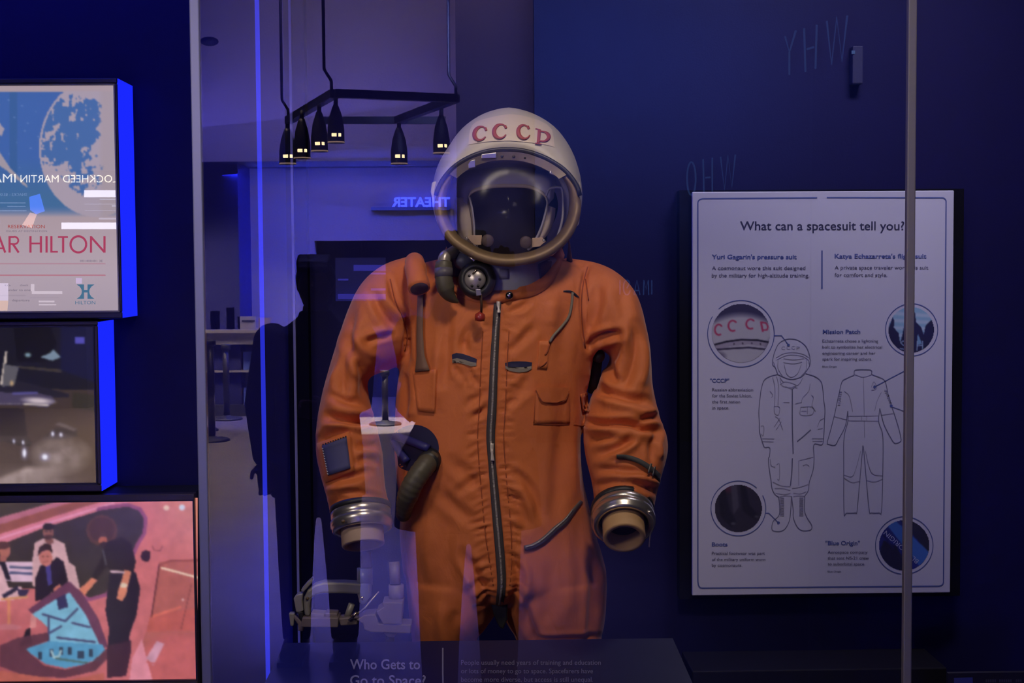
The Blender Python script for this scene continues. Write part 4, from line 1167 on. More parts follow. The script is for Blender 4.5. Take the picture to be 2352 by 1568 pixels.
def displace(me, folds):
    co, nn = coords_of(me), normals_of(me)
    px = proj(co)
    view = co - _E
    view /= np.linalg.norm(view, axis=1)[:, None]
    facing = np.clip(-(nn * view).sum(1) * 2.0, 0, 1)
    d_all = np.zeros(len(co))
    for amp, w, pts in folds:
        p = np.array(pts, float)
        p = catmull(p, 4) if len(p) > 2 else p
        lo, hi = p.min(0) - 3 * w, p.max(0) + 3 * w
        sel = np.where((px[:, 0] > lo[0]) & (px[:, 0] < hi[0]) & (px[:, 1] > lo[1]) & (px[:, 1] < hi[1]) & (facing > 0.02))[0]
        if not len(sel):
            continue
        seg = p[1:] - p[:-1]
        L = np.linalg.norm(seg, axis=1)
        cum = np.concatenate([[0], np.cumsum(L)])
        best = np.full(len(sel), 1e9); at = np.zeros(len(sel))
        for i in range(len(seg)):
            t = np.clip(((px[sel] - p[i]) @ seg[i]) / (L[i] ** 2 + 1e-9), 0, 1)
            dd = np.linalg.norm(px[sel] - p[i] - t[:, None] * seg[i], axis=1)
            m_ = dd < best
            best[m_] = dd[m_]; at[m_] = (cum[i] + t * L[i])[m_]
        u = at / cum[-1]
        taper = np.clip(np.sin(np.pi * np.clip(0.06 + 0.88 * u, 0, 1)) * 1.5, 0, 1)
        prof = np.exp(-(best / w) ** 2 * 1.1)
        if amp < 0:
            prof = prof - 0.35 * np.exp(-((best - 1.7 * w) / (0.8 * w)) ** 2)
        d_all[sel] += amp * 0.001 * prof * taper
    # soft rumple everywhere
    d_all += 0.0045 * (fbm(co[:, 0] * 16 + co[:, 1] * 9 + 7, co[:, 2] * 11 + co[:, 1] * 8 + 3, 21, 3) - 0.5) * 1.6
    co2 = co + nn * (np.clip(d_all, -0.020, 0.014) * (0.25 + 0.75 * facing))[:, None]
    me.vertices.foreach_set('co', co2.ravel())
    me.update()
displace(cloth, folds)
org = suit.matrix_world.translation
cloth_co = coords_of(cloth)
BV = BVHTree.FromPolygons([tuple(c) for c in cloth_co], [tuple(p.vertices) for p in cloth.polygons])
cc = cloth_co - np.array(org)
cloth.vertices.foreach_set('co', cc.ravel())
cloth.polygons.foreach_set('use_smooth', [True] * len(cloth.polygons))
cloth.materials.clear(); cloth.materials.append(ORANGE)
cloth.update()
cloth.name = 'coverall'
coverall = bpy.data.objects.new('coverall', cloth)
COL.objects.link(coverall)
coverall.parent = suit

def onto(px, py, lift=0.0, tree=None, default=None):
    """place on the front of a surface seen through a photo point"""
    d = (P(px, py, 1.0) - EYE).normalized()
    h = (tree or BV).ray_cast(EYE, d, 20.0)
    if h[0] is None:
        return default if default is not None else P(px, py, SUIT_Y)
    return h[0] - d * lift

def strip(mb, pts, widths, lift=0.0015, thick=0.002, mi=0, tree=None, dens=4, smooth=True):
    """a band lying on the cloth along photo points; widths in pixels"""
    p = catmull(pts, dens) if len(pts) > 2 else np.array([np.array(pts[0]) + (np.array(pts[1]) - np.array(pts[0])) * t for t in np.linspace(0, 1, 6)], float)
    wd_ = np.interp(np.linspace(0, 1, len(p)), np.linspace(0, 1, len(widths)) if hasattr(widths, '__len__') else [0, 1], widths if hasattr(widths, '__len__') else [widths, widths])
    t = np.gradient(p, axis=0); t /= np.linalg.norm(t, axis=1)[:, None] + 1e-9
    n = np.stack([-t[:, 1], t[:, 0]], 1)
    rings = []
    last = None
    for c, k, w in zip(p, n, wd_):
        a = onto(*(c + k * w / 2), lift, tree, last); b = onto(*(c - k * w / 2), lift, tree, last)
        m_ = onto(*c, lift, tree, last)
        last = m_
        d = (EYE - m_).normalized()
        rings.append([a - d * 0.004, a + d * thick, m_ + d * thick * 1.25, b + d * thick, b - d * 0.004])
    mb.loft(rings, mi, True, smooth)

def cord(mb, pts, rad, lift=0.002, mi=0, tree=None, dens=5):
    p = catmull(pts, dens) if len(pts) > 2 else pts
    out, last = [], None
    for c in p:
        q_ = onto(c[0], c[1], lift, tree, last); last = q_
        out.append(q_)
    mb.tube(out, rad, mi, 8)

def patch(mb, outline, lift=0.0015, thick=0.0025, mi=0, grid=6, tree=None):
    """a four-sided cloth piece lying on the suit: corners tl, tr, br, bl in photo pixels"""
    tl, tr, br, bl = [np.array(v, float) for v in outline]
    V, Fc = [], []
    for layer in (1, 0):
        for j in range(grid + 1):
            for i in range(grid + 1):
                u, v = i / grid, j / grid
                p_ = (tl * (1 - u) + tr * u) * (1 - v) + (bl * (1 - u) + br * u) * v
                V.append(onto(p_[0], p_[1], lift + (thick if layer else -0.004), tree))
    g = grid + 1
    for j in range(grid):
        for i in range(grid):
            a = j * g + i
            Fc.append((a, a + g, a + g + 1, a + 1))
    off = g * g
    edge = [i for i in range(g)] + [j * g + grid for j in range(1, g)] + [grid * g + i for i in range(grid - 1, -1, -1)] + [j * g for j in range(grid - 1, 0, -1)]
    for k in range(len(edge)):
        a, b = edge[k], edge[(k + 1) % len(edge)]
        Fc.append((a, b, b + off, a + off))
    mb.add(V, Fc, mi, True)

def blob(mb, outline, lift=0.001, mi=0, tree=None, rings=4):
    """a flat piece of any outline lying on the suit"""
    p = np.array(outline, float)
    c = p.mean(0)
    n = len(p)
    V = [onto(*c, lift, tree)]
    for r in range(1, rings + 1):
        for k in range(n):
            q_ = c + (p[k] - c) * r / rings
            V.append(onto(*q_, lift, tree))
    Fc = [(0, 1 + k, 1 + (k + 1) % n) for k in range(n)]
    for r in range(rings - 1):
        for k in range(n):
            a, b = 1 + r * n + k, 1 + r * n + (k + 1) % n
            Fc.append((a, a + n, b + n, b))
    mb.add(V, Fc, mi, True)

# --- zip fastener down the front
zp = MB(); strip(zp, zipc, [17, 17, 19, 19, 21, 20, 17, 19, 21, 21, 20, 18], 0.001, 0.0015)
zipper = zp.build('zipper', TAPE, suit)
zt_ = MB(); strip(zt_, [(1144, 712)] + zipc[1:], [5.2, 5.2, 5, 5], 0.003, 0.0016, dens=8)
zt_.build('zipper_teeth', mat('zip_chain', (0.36, 0.33, 0.32), 0.45, 0.4, bump=(260, 0.8, 0.003)), zipper)
def slider(x, y, L, up=False):
    mb = MB()
    strip(mb, [(x, y), (x - 0.5, y + L * 0.3), (x, y + L * 0.55)], [9, 8, 7], 0.004, 0.004)
    strip(mb, [(x, y + L * 0.35), (x + 0.5, y + L * 0.7), (x + 1, y + L)], [4, 6, 9], 0.008, 0.002)
    mb.build('zipper_pull', mat('pale_pull', (0.72, 0.66, 0.60), 0.35, 0.3), zipper)
slider(1145, 692, 26)
slider(1130, 1018, 40)
cf = MB(); cf.prism([P(x, y, S - 0.105) for x, y in ((1124, 1372), (1166, 1372), (1166, 1420), (1156, 1446), (1146, 1440), (1134, 1412))], (0, 0.012, 0))
cf.build('crotch_flap', RUBBER, suit, bevel=0.003)
# --- seams
sm_ = MB()
for off in (-30, 30):
    strip(sm_, [(x + off * (1 if y < 1250 else max(0.45, 1 - (y - 1250) / 260)), y) for x, y in zipc[1:-1]], 2.2, 0.0006, 0.0006)
for pts in ([(1350, 612), (1341, 645), (1336, 690), (1338, 745), (1345, 800)], [(896, 640), (908, 690), (926, 730), (936, 770), (930, 806)], [(1225, 973), (1268, 975), (1308, 974)], [(1232, 890), (1229, 930), (1226, 972)], [(1307, 898), (1308, 935), (1308, 972)],
            [(1318, 974), (1335, 978), (1344, 976)], [(1345, 640), (1348, 660), (1352, 690)]):
    strip(sm_, pts, 2.4, 0.0008, 0.0008)
sm_.build('stitched_seam', SEAMC, coverall)
# --- pockets, flaps
pk = MB()
patch(pk, [(948, 852), (1002, 848), (998, 948), (960, 944)], 0.001, 0.004, 0, 8)
pk.build('chest_pocket', ORANGE, coverall)
pk = MB()
patch(pk, [(1230, 893), (1309, 890), (1308, 973), (1228, 973)], 0.0005, 0.002, 0, 8)
pk.build('waist_pocket', ORANGE, coverall)
pf = MB()
blob(pf, [(1229, 890), (1250, 888), (1275, 888), (1308, 890), (1305, 902), (1298, 918), (1280, 924), (1262, 923), (1246, 921), (1238, 908)], 0.0070)
pf.build('pocket_flap', ORANGE, coverall)
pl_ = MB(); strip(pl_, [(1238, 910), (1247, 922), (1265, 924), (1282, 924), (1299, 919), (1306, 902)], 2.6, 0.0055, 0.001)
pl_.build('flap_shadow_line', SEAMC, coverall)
pk = MB(); patch(pk, [(1239, 783), (1263, 783), (1257, 848), (1234, 846)], 0.0005, 0.002, 0, 6)
pk.build('pen_pocket', ORANGE, coverall)
mb = MB(); strip(mb, [(1262, 790), (1258, 806), (1252, 815)], 4, 0.003, 0.001); strip(mb, [(1240, 842), (1248, 838), (1256, 830)], 3, 0.003, 0.001)
mb.build('pocket_edge', SEAMC, coverall)
pk = MB(); patch(pk, [(1333, 905), (1350, 900), (1353, 946), (1338, 946)], 0.004, 0.004, 0, 5)
pk.build('side_tab', ORANGE, coverall)
# --- vent slits on the chest
def slit(top, bot):
    a = MB(); blob(a, top + bot[::-1], 0.0012)
    o = a.build('vent_slit', DARKBLUE, coverall)
    p = np.array(bot, float); t2 = np.array(top, float)
    md = p * 0.5 + np.array([np.interp(p[:, 0], t2[:, 0], t2[:, 1])]).T * [[0, 0.5]] + [[0, 0]]
    md = np.stack([p[:, 0], 0.55 * p[:, 1] + 0.45 * np.interp(p[:, 0], t2[:, 0], t2[:, 1])], 1)
    b = MB(); blob(b, [tuple(x) for x in md] + [tuple(x) for x in p[::-1]], 0.0024)
    b.build('slit_lining', mat('grey_green_lining', (0.22, 0.19, 0.16), 0.7), o)
slit([(1038, 814), (1048, 810), (1062, 812), (1080, 818), (1095, 824)], [(1039, 833), (1050, 832), (1066, 836), (1082, 841), (1094, 840)])
slit([(1160, 833), (1175, 830), (1192, 829.5), (1208, 830), (1222, 832)], [(1161, 846), (1172, 852), (1192, 855), (1210, 853), (1221, 847)])
# --- slate patch on the sleeve with its stitched frame
fr = MB(); patch(fr, [(727, 1018), (802, 990), (815, 1080), (748, 1108)], 0.002, 0.003, 0, 7)
pfm = fr.build('sleeve_patch', ORANGE, coverall)
fr = MB(); patch(fr, [(739, 1023), (796, 1003), (805, 1074), (753, 1092)], 0.0035, 0.0045, 0, 7)
fr.build('patch_window', SLATE, pfm)
st = MB()
for k in range(11):
    a = np.array([740, 1030]) + (np.array([752, 1088]) - np.array([740, 1030])) * k / 10
    strip(st, [(a[0] - 1, a[1] - 1), (a[0] + 2, a[1] + 1)], 2.4, 0.0075, 0.0012)
st.build('white_stitch', mat('pale_thread', (0.5, 0.47, 0.42), 0.7), pfm)
st = MB()
for k in range(10):
    a = np.array([742, 1020]) + (np.array([794, 1002]) - np.array([742, 1020])) * k / 9
    strip(st, [(a[0] - 1.6, a[1] + 0.6), (a[0] + 1.6, a[1] - 0.6)], 2.6, 0.0075, 0.0012)
st.build('dark_stitch', RUBBER, pfm)
# --- dark strap on the other sleeve
ss = MB(); strip(ss, [(1416, 1048), (1438, 1049), (1462, 1056), (1484, 1068), (1504, 1084), (1521, 1102)], [9, 10, 11, 12, 13, 13], 0.005, 0.004)
strap = ss.build('sleeve_strap', DSTRAP, coverall)
bk = MB(); strip(bk, [(1496, 1064), (1490, 1086)], 5, 0.010, 0.003); strip(bk, [(1505, 1071), (1500, 1092)], 4, 0.010, 0.003)
bk.build('strap_buckle', mat('dull_buckle', (0.16, 0.16, 0.15), 0.4, 0.6), strap)
# --- diagonal zip on the hip
hz = MB(); strip(hz, [(1204, 1258), (1225, 1253), (1250, 1238), (1276, 1214), (1300, 1195), (1318, 1172), (1336, 1150)], [11, 12, 13, 13, 12, 10, 8], 0.002, 0.005)
hzo = hz.build('hip_zipper', mat('hip_zip_tape', (0.11, 0.085, 0.085), 0.5), suit)
hz = MB(); strip(hz, [(1208, 1256), (1228, 1250), (1252, 1234), (1278, 1210), (1300, 1191), (1316, 1170)], 3.6, 0.008, 0.001)
hz.build('zipper_teeth', MATS['zip_chain'], hzo)
# --- hose port at the hip and the hose that comes out of it
hp_ = MB()
hole = [(951 + 57 * math.cos(t), 1029 + 54 * math.sin(t)) for t in np.linspace(0, 2 * math.pi, 40, endpoint=False)]
hole = [(max(x, 905 + (y - 975) * 0.1), y) for x, y in hole]
blob(hp_, hole, 0.001, 0, None, 6)
port = hp_.build('hose_port', DARKBLUE, coverall)
hm = MB()
hpts = [P(998, 1046, S - 0.105), P(985, 1060, S - 0.135), P(967, 1082, S - 0.152), P(950, 1108, S - 0.158), P(939, 1132, S - 0.153), P(931, 1156, S - 0.135), P(926, 1184, S - 0.10)]
hpts = [Vector(v) for v in catmull(hpts, 8)]
hm.tube(hpts, [0.0190 + 0.0006 * math.sin(i * 1.9) * (i > 12) - 0.006 * max(0, i - 34) / 14 for i in range(len(hpts))], 0, 24, True)
hm.build('drain_hose', HOSE, port)
cl = MB(); cl.tube([hpts[3], hpts[10]], [0.0205, 0.0205], 0, 24)
cl.build('hose_collar', RUBBER, port)
wh = MB(); cord(wh, [(935, 1060), (915, 1030), (905, 1003), (940, 1012), (985, 1030)], 0.008, 0.01)
wh.build('blue_cable', mat('blue_cable', (0.02, 0.02, 0.16), 0.5), port)
# --- shoulder roll and strap, left of the picture
sr = MB()
pr_ = [P(953, 612, S + 0.03), P(952, 602, S - 0.03), P(953, 606, S - 0.066), P(956, 628, S - 0.104), P(963, 662, S - 0.128)]
pr_ = [Vector(v) for v in catmull(pr_, 6)]
sr.tube(pr_, [0.0140 + 0.0056 * min(1, i / 14) + 0.0008 * math.sin(i * 0.9) for i in range(len(pr_))], 0, 24, True)
roll = sr.build('shoulder_roll', ORANGE, coverall)
se = MB()
dd = (pr_[-1] - pr_[-2]).normalized()
se.lathe(pr_[-1] + dd * 0.0006, dd, [(0.001, 0), (0.0165, 0), (0.0165, 0.0006), (0.001, 0.0006)], 0, 24)
se.build('roll_opening', mat('roll_dark', (0.06, 0.03, 0.05), 0.8), roll)
ws = MB()
wp = [(966, 655), (965, 700), (964, 760), (966, 815), (970, 852)]
strip(ws, wp, [13, 14, 15, 18, 34], 0.007, 0.003)
ws.build('webbing_strap', STRAPC, suit)
# shoulder slit and cord, right of the picture
sl = MB(); strip(sl, [(1294, 668), (1310, 669), (1322, 676), (1331, 684)], [2, 5, 4, 2], 0.0015, 0.001)
slo = sl.build('shoulder_slit', RUBBER, coverall)
co_ = MB(); cord(co_, [(1315, 672), (1313, 700), (1306, 728), (1290, 750), (1272, 770), (1263, 785)], 0.0026, 0.004)
co_.build('grey_cord', mat('grey_cord', (0.20, 0.17, 0.13), 0.7), slo)
# dark shapes put in as the shade of the gap under the right arm
dk = MB(); dk.ball(P(1374, 816, S - 0.035), (0.0125, 0.03, 0.014)); dk.tube([P(1372, 826, S - 0.03), P(1366, 870, S - 0.02), P(1360, 900, S - 0.01)], [0.010, 0.010, 0.009], 0, 12)
dk.build('armpit_shade', DARKIN, suit)

# --- fabric collar: a low stand round the neck
colr = MB()
colpts = [(1012, 596), (1020, 632), (1040, 664), (1075, 688), (1115, 696), (1150, 694), (1190, 686), (1230, 676), (1262, 655), (1284, 622), (1297, 585)]
cp = catmull(colpts, 6)
rings = []
for i, (x, y) in enumerate(cp):
    u = i / (len(cp) - 1)
    yy = S - 0.02 - 0.112 * math.sin(math.pi * u)
    base = onto(x, y, 0.004)
    base.y = min(base.y, yy + 0.02)
    inx, iny = 1150 + (x - 1150) * 0.90, y - 30 - 8 * (u > 0.6)
    topp = P(inx, iny, yy + 0.010)
    mid = base.lerp(topp, 0.5) + Vector((0, -0.006, 0))
    rings.append([base + Vector((0, 0.012, -0.004)), base, mid, topp, topp + Vector((0, 0.010, 0)), mid + Vector((0, 0.014, 0))])
colr.loft(rings, 0, True, True)
collar = colr.build('fabric_collar', ORANGE, suit)
_cb = BVHTree.FromPolygons([tuple(v) for v in colr.v], colr.f)
sn = MB()
sc_ = onto(1170, 679, 0.002, _cb)
sn.lathe(sc_, EYE - sc_, [(0.0075, -0.004), (0.0075, 0.001), (0.006, 0.004), (0.0022, 0.0055), (0.0005, 0.0056)], 0, 20)
sn.build('snap_button', mat('dark_chrome', (0.35, 0.35, 0.40), 0.15, 1.0), collar)

# --- helmet
helmet_y = S - 0.005
HC = (1168.0, 472.0)
helmet = None
ang = [0, 15, 30, 45, 60, 75, 90, 105, 120, 135, 150, 165, 180, 195, 210, 225, 240, 255, 270, 285, 300, 315, 330, 345, 360]
out_r = [168, 174, 183, 196, 210, 219, 226, 219, 208, 193, 187, 180, 174, 168, 160, 148, 142, 138, 137, 138, 143, 150, 158, 163, 168]
rim_r = [163, 160, 150, 138, 130, 126, 124, 127, 133, 142, 153, 162, 166, 163, 157, 146, 140, 136, 135, 136, 141, 148, 155, 160, 163]
def polar(tab, a):
    return float(np.interp(a % 360, ang, tab))
NA = 96
aa = [360 * k / NA for k in range(NA)]
def hp3(a, r, y):
    t = math.radians(a)
    return P(HC[0] + r * math.cos(t), HC[1] - r * math.sin(t), y)
def sm_tab(tab):
    v = np.array([polar(tab, a) for a in aa])
    for _ in range(1):
        v = (np.roll(v, 1) + np.roll(v, -1) + 2 * v) / 4
    return v
OUT, RIM = sm_tab(out_r), sm_tab(rim_r)
# rim plane leans back a little at the brow; front face at about S-0.12
def rim_y(a):
    return helmet_y - 0.122 + 0.020 * math.sin(math.radians(a)) - 0.012 * max(0, -math.sin(math.radians(a)))
sil_y = helmet_y + 0.01
def shell_rings():
    rings = []
    for t in np.linspace(0, 1, 12):
        e = math.sin(t * math.pi / 2)
        rings.append([hp3(a, RIM[k] + (OUT[k] - RIM[k]) * e ** 0.82, rim_y(a) + (sil_y - rim_y(a)) * (1 - math.cos(t * math.pi / 2)) ** 0.9) for k, a in enumerate(aa)])
    for t in np.linspace(0.06, 0.985, 11):
        r_ = math.cos(t * math.pi / 2)
        rings.append([hp3(a, OUT[k] * r_, sil_y + 0.155 * math.sin(t * math.pi / 2)) for k, a in enumerate(aa)])
    return rings
# white shell: the upper part; grey lower bowl
R_ = shell_rings()
hs = MB()
V = [p for r in R_ for p in r]
Fw, Fg = [], []
for i in range(len(R_) - 1):
    for k in range(NA):
        kk = (k + 1) % NA
        f = (i * NA + k, i * NA + kk, (i + 1) * NA + kk, (i + 1) * NA + k)
        up = (aa[k] < 196 or aa[k] > 338)
        (Fw if up or i > 14 else Fg).append(f)
Fw.append(tuple((len(R_) - 1) * NA + k for k in range(NA)))
# facets: a flattened front plaque
hs.add(V, Fw, 0, True)
hs.add(V, Fg, 1, True)
helmet = hs.build('helmet', [SHELLW, GREYB], suit)
bm = bmesh.new(); bm.from_mesh(helmet.data); bmesh.ops.remove_doubles(bm, verts=bm.verts, dist=1e-5); bmesh.ops.recalc_face_normals(bm, faces=bm.faces); bm.to_mesh(helmet.data); bm.free()
sol = helmet.modifiers.new('wall', 'SOLIDIFY'); sol.thickness = 0.004; sol.offset = -1
HB = BVHTree.FromPolygons([tuple(v) for v in V], Fw + Fg)
# cloth plaque with the red letters
pq = MB()
blob(pq, [(1076, 332), (1077, 315), (1079, 300), (1084, 288), (1094, 279), (1112, 273), (1132, 268), (1152, 264), (1172, 262), (1194, 264), (1216, 269), (1238, 276), (1256, 285), (1268, 298), (1272, 318), (1274, 338), (1250, 332), (1225, 328), (1198, 325), (1172, 323), (1146, 323.5), (1120, 325), (1098, 328)], 0.0018, 0, HB, 14)
plaque = pq.build('plaque', mat('plaque_cream', (0.73, 0.62, 0.52), 0.5, vary=(10, 0.06)), helmet)
lt = MB()
def hstroke(pts, w):
    strip(lt, pts, w, 0.0036, 0.0008, 0, HB, 4)
def letter_C(cx, cy, rx, ry, sl_=0.0):
    pts = [(cx + rx * math.cos(math.radians(t)) - sl_ * ry * math.sin(math.radians(t)) * 0.3, cy - ry * math.sin(math.radians(t))) for t in (42, 62, 90, 125, 160, 190, 220, 255, 285, 312, 332)]
    hstroke(pts, [3, 3.2, 3.6, 7, 9, 9.6, 9, 6.4, 4, 3.4, 2.6])
    x, y = pts[0]
    hstroke([(x - 1.2, y - 3), (x + 1.6, y + 3.8)], 5.4)
letter_C(1103.5, 306, 14.0, 15.6, -0.45)
lt.build('red_letter', REDP, helmet); lt = MB()
letter_C(1149.5, 301, 14.5, 15.8, -0.2)
lt.build('red_letter', REDP, helmet); lt = MB()
letter_C(1204, 302.5, 13.5, 15.6, 0.25)
lt.build('red_letter', REDP, helmet); lt = MB()
hstroke([(1239, 297), (1238, 312), (1236, 329)], [7.6, 7.6, 7.2])
hstroke([(1230, 295), (1240, 297.5)], 2.4)
hstroke([(1229, 328.5), (1244, 331)], 2.6)
hstroke([(1241, 301), (1251, 302.5), (1258, 307), (1261, 314), (1257, 320.5), (1249, 324), (1239, 323)], [3, 3.8, 7.4, 9, 7, 4, 3])
lt.build('red_letter', REDP, helmet)
# visor ring: brass band round the opening
vr = MB()
prof_r = [(-3, 0.000), (5, -0.010), (4, -0.020), (-6, -0.024), (-15, -0.018), (-22, -0.004), (-24, 0.012), (-12, 0.016)]
rings = []
for dr_, dy_ in prof_r:
    rings.append([hp3(a, RIM[k] + dr_ * (1.0 - 0.85 * np.clip(math.sin(math.radians(a)) * 1.6, 0, 1)) - 6 * np.clip(math.sin(math.radians(a)) * 1.6, 0, 1), rim_y(a) + dy_ * (0.75 if a > 180 else 0.45)) for k, a in enumerate(aa)])
rings.append(rings[0])
vr.loft(rings, 0, False, True)
ringo = vr.build('visor_ring', GOLD, helmet)
VB = BVHTree.FromPolygons([tuple(v) for v in vr.v], vr.f)
# dark rubber gasket under the brow
gk = MB()
pts = [hp3(a, np.interp(a, aa, RIM) + 4.5, rim_y(a) - 0.010) for a in np.linspace(8, 172, 40)]
gk.tube(pts, 0.0042, 0, 10)
gk.build('brow_gasket', RUBBER, helmet)
# brow band, rivets, clips
bb = MB()
bandp = [hp3(a, np.interp(a, aa, RIM) - 9, rim_y(a) - 0.014) for a in np.linspace(28, 152, 40)]
rings = []
for i, p_ in enumerate(bandp):
    a = np.linspace(28, 152, 40)[i]
    o_, n_ = hp3(a, np.interp(a, aa, RIM) - 1, rim_y(a) - 0.016), hp3(a, np.interp(a, aa, RIM) - 20, rim_y(a) - 0.012)
    rings.append([o_, n_, n_ + Vector((0, 0.006, 0)), o_ + Vector((0, 0.006, 0))])
bb.loft(rings, 0, True, False)
band = bb.build('brow_band', mat('pale_brass', (0.46, 0.38, 0.26), 0.35, 0.7, vary=(40, 0.25)), helmet)
for x, y in ((1153, 359), (1180, 360), (1206, 362), (1232, 367), (1256, 374), (1098, 364), (1070, 372), (1126, 360)):
    rv = MB(); c_ = P(x, y, rim_y(90) - 0.0125)
    rv.lathe(c_, (0, -1, 0.1), [(0.0028, -0.002), (0.0028, 0.002), (0.0015, 0.003), (0.0002, 0.0032)], 0, 12)
    rv.build('rivet', RUBBER, band)
for pts in ([(1074, 370), (1092, 366), (1092, 384), (1076, 387)], [(1264, 390), (1278, 396), (1276, 404), (1262, 398)], [(1106, 354), (1140, 350), (1141, 363), (1106, 364)]):
    ck = MB(); ck.prism([P(x, y, rim_y(90) - 0.020) for x, y in pts], (0, 0.010, 0))
    ck.build('visor_clip', ALU, ringo, bevel=0.001)
for pts, w in (([(1077, 588), (1088, 598), (1097, 590)], 0.0022), ([(1272, 572), (1275, 578), (1268, 584), (1248, 588)], 0.0026), ([(1148, 603), (1149, 609), (1167, 609), (1168, 603)], 0.0022), ([(1055, 574), (1074, 584)], 0.0024)):
    ck = MB(); ck.tube([P(x, y, S - 0.158) for x, y in pts], w, 0, 8)
    ck.build('wire_catch', ALU, ringo)
# clear visor bubble within the ring
vb = MB()
rings = []
for f_, dy_ in ((0.97, 0.0), (0.9, -0.016), (0.75, -0.034), (0.5, -0.048), (0.25, -0.054), (0.02, -0.056)):
    rings.append([hp3(a, RIM[k] * f_ * 0.94, rim_y(a) * 1.0 - 0.004 + dy_ * 0.55) for k, a in enumerate(aa)])
vb.loft(rings, 0, True, True)
vb.build('clear_visor', pane_glass('visor_plastic', 1.14, (0.97, 0.97, 0.98), 0.2), helmet)
# inside: liner band, dark hollow, cheek pads, earphones
IY_ = S - 0.055
li = MB()
rings = []
for f_, yy in ((0.93, helmet_y - 0.100), (0.92, helmet_y - 0.05), (0.90, helmet_y - 0.02), (0.80, helmet_y + 0.0), (0.70, helmet_y - 0.004)):
    rings.append([hp3(a, RIM[k] * f_, yy) for k, a in enumerate(aa)])
li.loft(rings, 0, False, True)
liner = li.build('liner', LINER, helmet)
br = MB()
brow_o = [(1048, 452), (1050, 420), (1062, 396), (1100, 388), (1168, 384), (1236, 388), (1268, 398), (1276, 420), (1272, 455)]
brow_i = [(1076, 470), (1078, 452), (1094, 440), (1126, 433), (1168, 431), (1212, 433), (1240, 444), (1254, 458), (1256, 474)]
o_, i_ = catmull(brow_o, 6), catmull(brow_i, 6)
rings = [[P(*a, IY_ + 0.03), P(*(a * 0.5 + b * 0.5), IY_ - 0.004), P(*(a * 0.15 + b * 0.85), IY_ - 0.008), P(*b, IY_ + 0.004), P(*b, IY_ + 0.03)] for a, b in zip(o_, i_)]
br.loft(rings, 0, True, True)
br.build('brow_pad', mat('grey_violet_pad', (0.42, 0.39, 0.52), 0.85, spec=0.1), liner)
bt = MB()
rings = [[P(b[0], b[1] - 9, IY_ - 0.010), P(b[0], b[1] - 2, IY_ - 0.012), P(*b, IY_ + 0.002), P(b[0], b[1] - 9, IY_ + 0.006)] for b in i_]
bt.loft(rings, 0, True, True)
bt.build('brow_pad_edge', BEIGE, liner)
for o_, i_ in (([(1044, 456), (1044, 490), (1048, 520), (1058, 548), (1078, 566)], [(1077, 450), (1084, 480), (1088, 515), (1088, 540), (1092, 556)]), ([(1276, 478), (1274, 500), (1266, 524), (1250, 548), (1216, 575)], [(1254, 470), (1248, 500), (1242, 522), (1232, 545), (1212, 572)])):
    ck = MB()
    o2, i2 = catmull(o_, 6), catmull(i_, 6)
    rings = [[P(*a, IY_ + 0.03), P(*(a * 0.6 + b * 0.4), IY_ - 0.006), P(*(a * 0.2 + b * 0.8), IY_ - 0.004), P(*b, IY_ + 0.012), P(*b, IY_ + 0.035)] for a, b in zip(o2, i2)]
    ck.loft(rings, 0, True, True)
    ck.build('cheek_pad', BEIGE, liner)
for pts, yo, rr_ in (([(1255, 455), (1257, 468), (1250, 500), (1243, 522), (1232, 546), (1212, 574)], 0.012, 0.0022), ([(1078, 452), (1085, 482), (1089, 516), (1090, 545), (1096, 566)], 0.010, 0.0018), ([(1254, 450), (1262, 434), (1282, 430), (1292, 440), (1292, 500), (1280, 545)], 0.030, 0.0022)):
    pe = MB(); pe.tube([P(x, y, IY_ - yo) for x, y in catmull(pts, 6)], rr_, 0, 8)
    pe.build('piping', mat('grey_piping', (0.32, 0.30, 0.36), 0.5), liner)
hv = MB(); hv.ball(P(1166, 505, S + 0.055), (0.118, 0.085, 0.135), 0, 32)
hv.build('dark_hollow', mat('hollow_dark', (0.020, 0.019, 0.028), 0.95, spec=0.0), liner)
for (x, y), sx in (((1120, 552), -1), ((1208, 556), 1)):
    sp = MB()
    e0 = 1074 if sx < 0 else 1250
    sp.prism([P(a, b, IY_ - 0.016) for a, b in ([(1072, 544), (1082, 540), (1107, 540), (1106, 562), (1092, 563), (1082, 556)] if sx < 0 else [(1222, 546), (1246, 545), (1254, 554), (1240, 566), (1222, 568)])], (0, 0.008, 0))
    sp.build('earphone_strap', mat('tan_leather', (0.52, 0.36, 0.25), 0.6), liner, bevel=0.001)
    ep = MB(); c_ = P(x, y, IY_ - 0.020)
    ep.lathe(c_ + Vector((0, 0.008, 0)), (0, -1, 0), [(0.0115, 0), (0.0115, 0.008), (0.0100, 0.011), (0.004, 0.012), (0.0004, 0.012)], 0, 28)
    ep.build('earphone', mat('brown_leather', (0.085, 0.055, 0.058), 0.6), liner)
    bd_ = MB(); bd_.ball(P(1072 if sx < 0 else 1249, 547 if sx < 0 else 552, IY_ - 0.024), 0.0028, 0, 12)
    bd_.build('stud', ALU, liner)
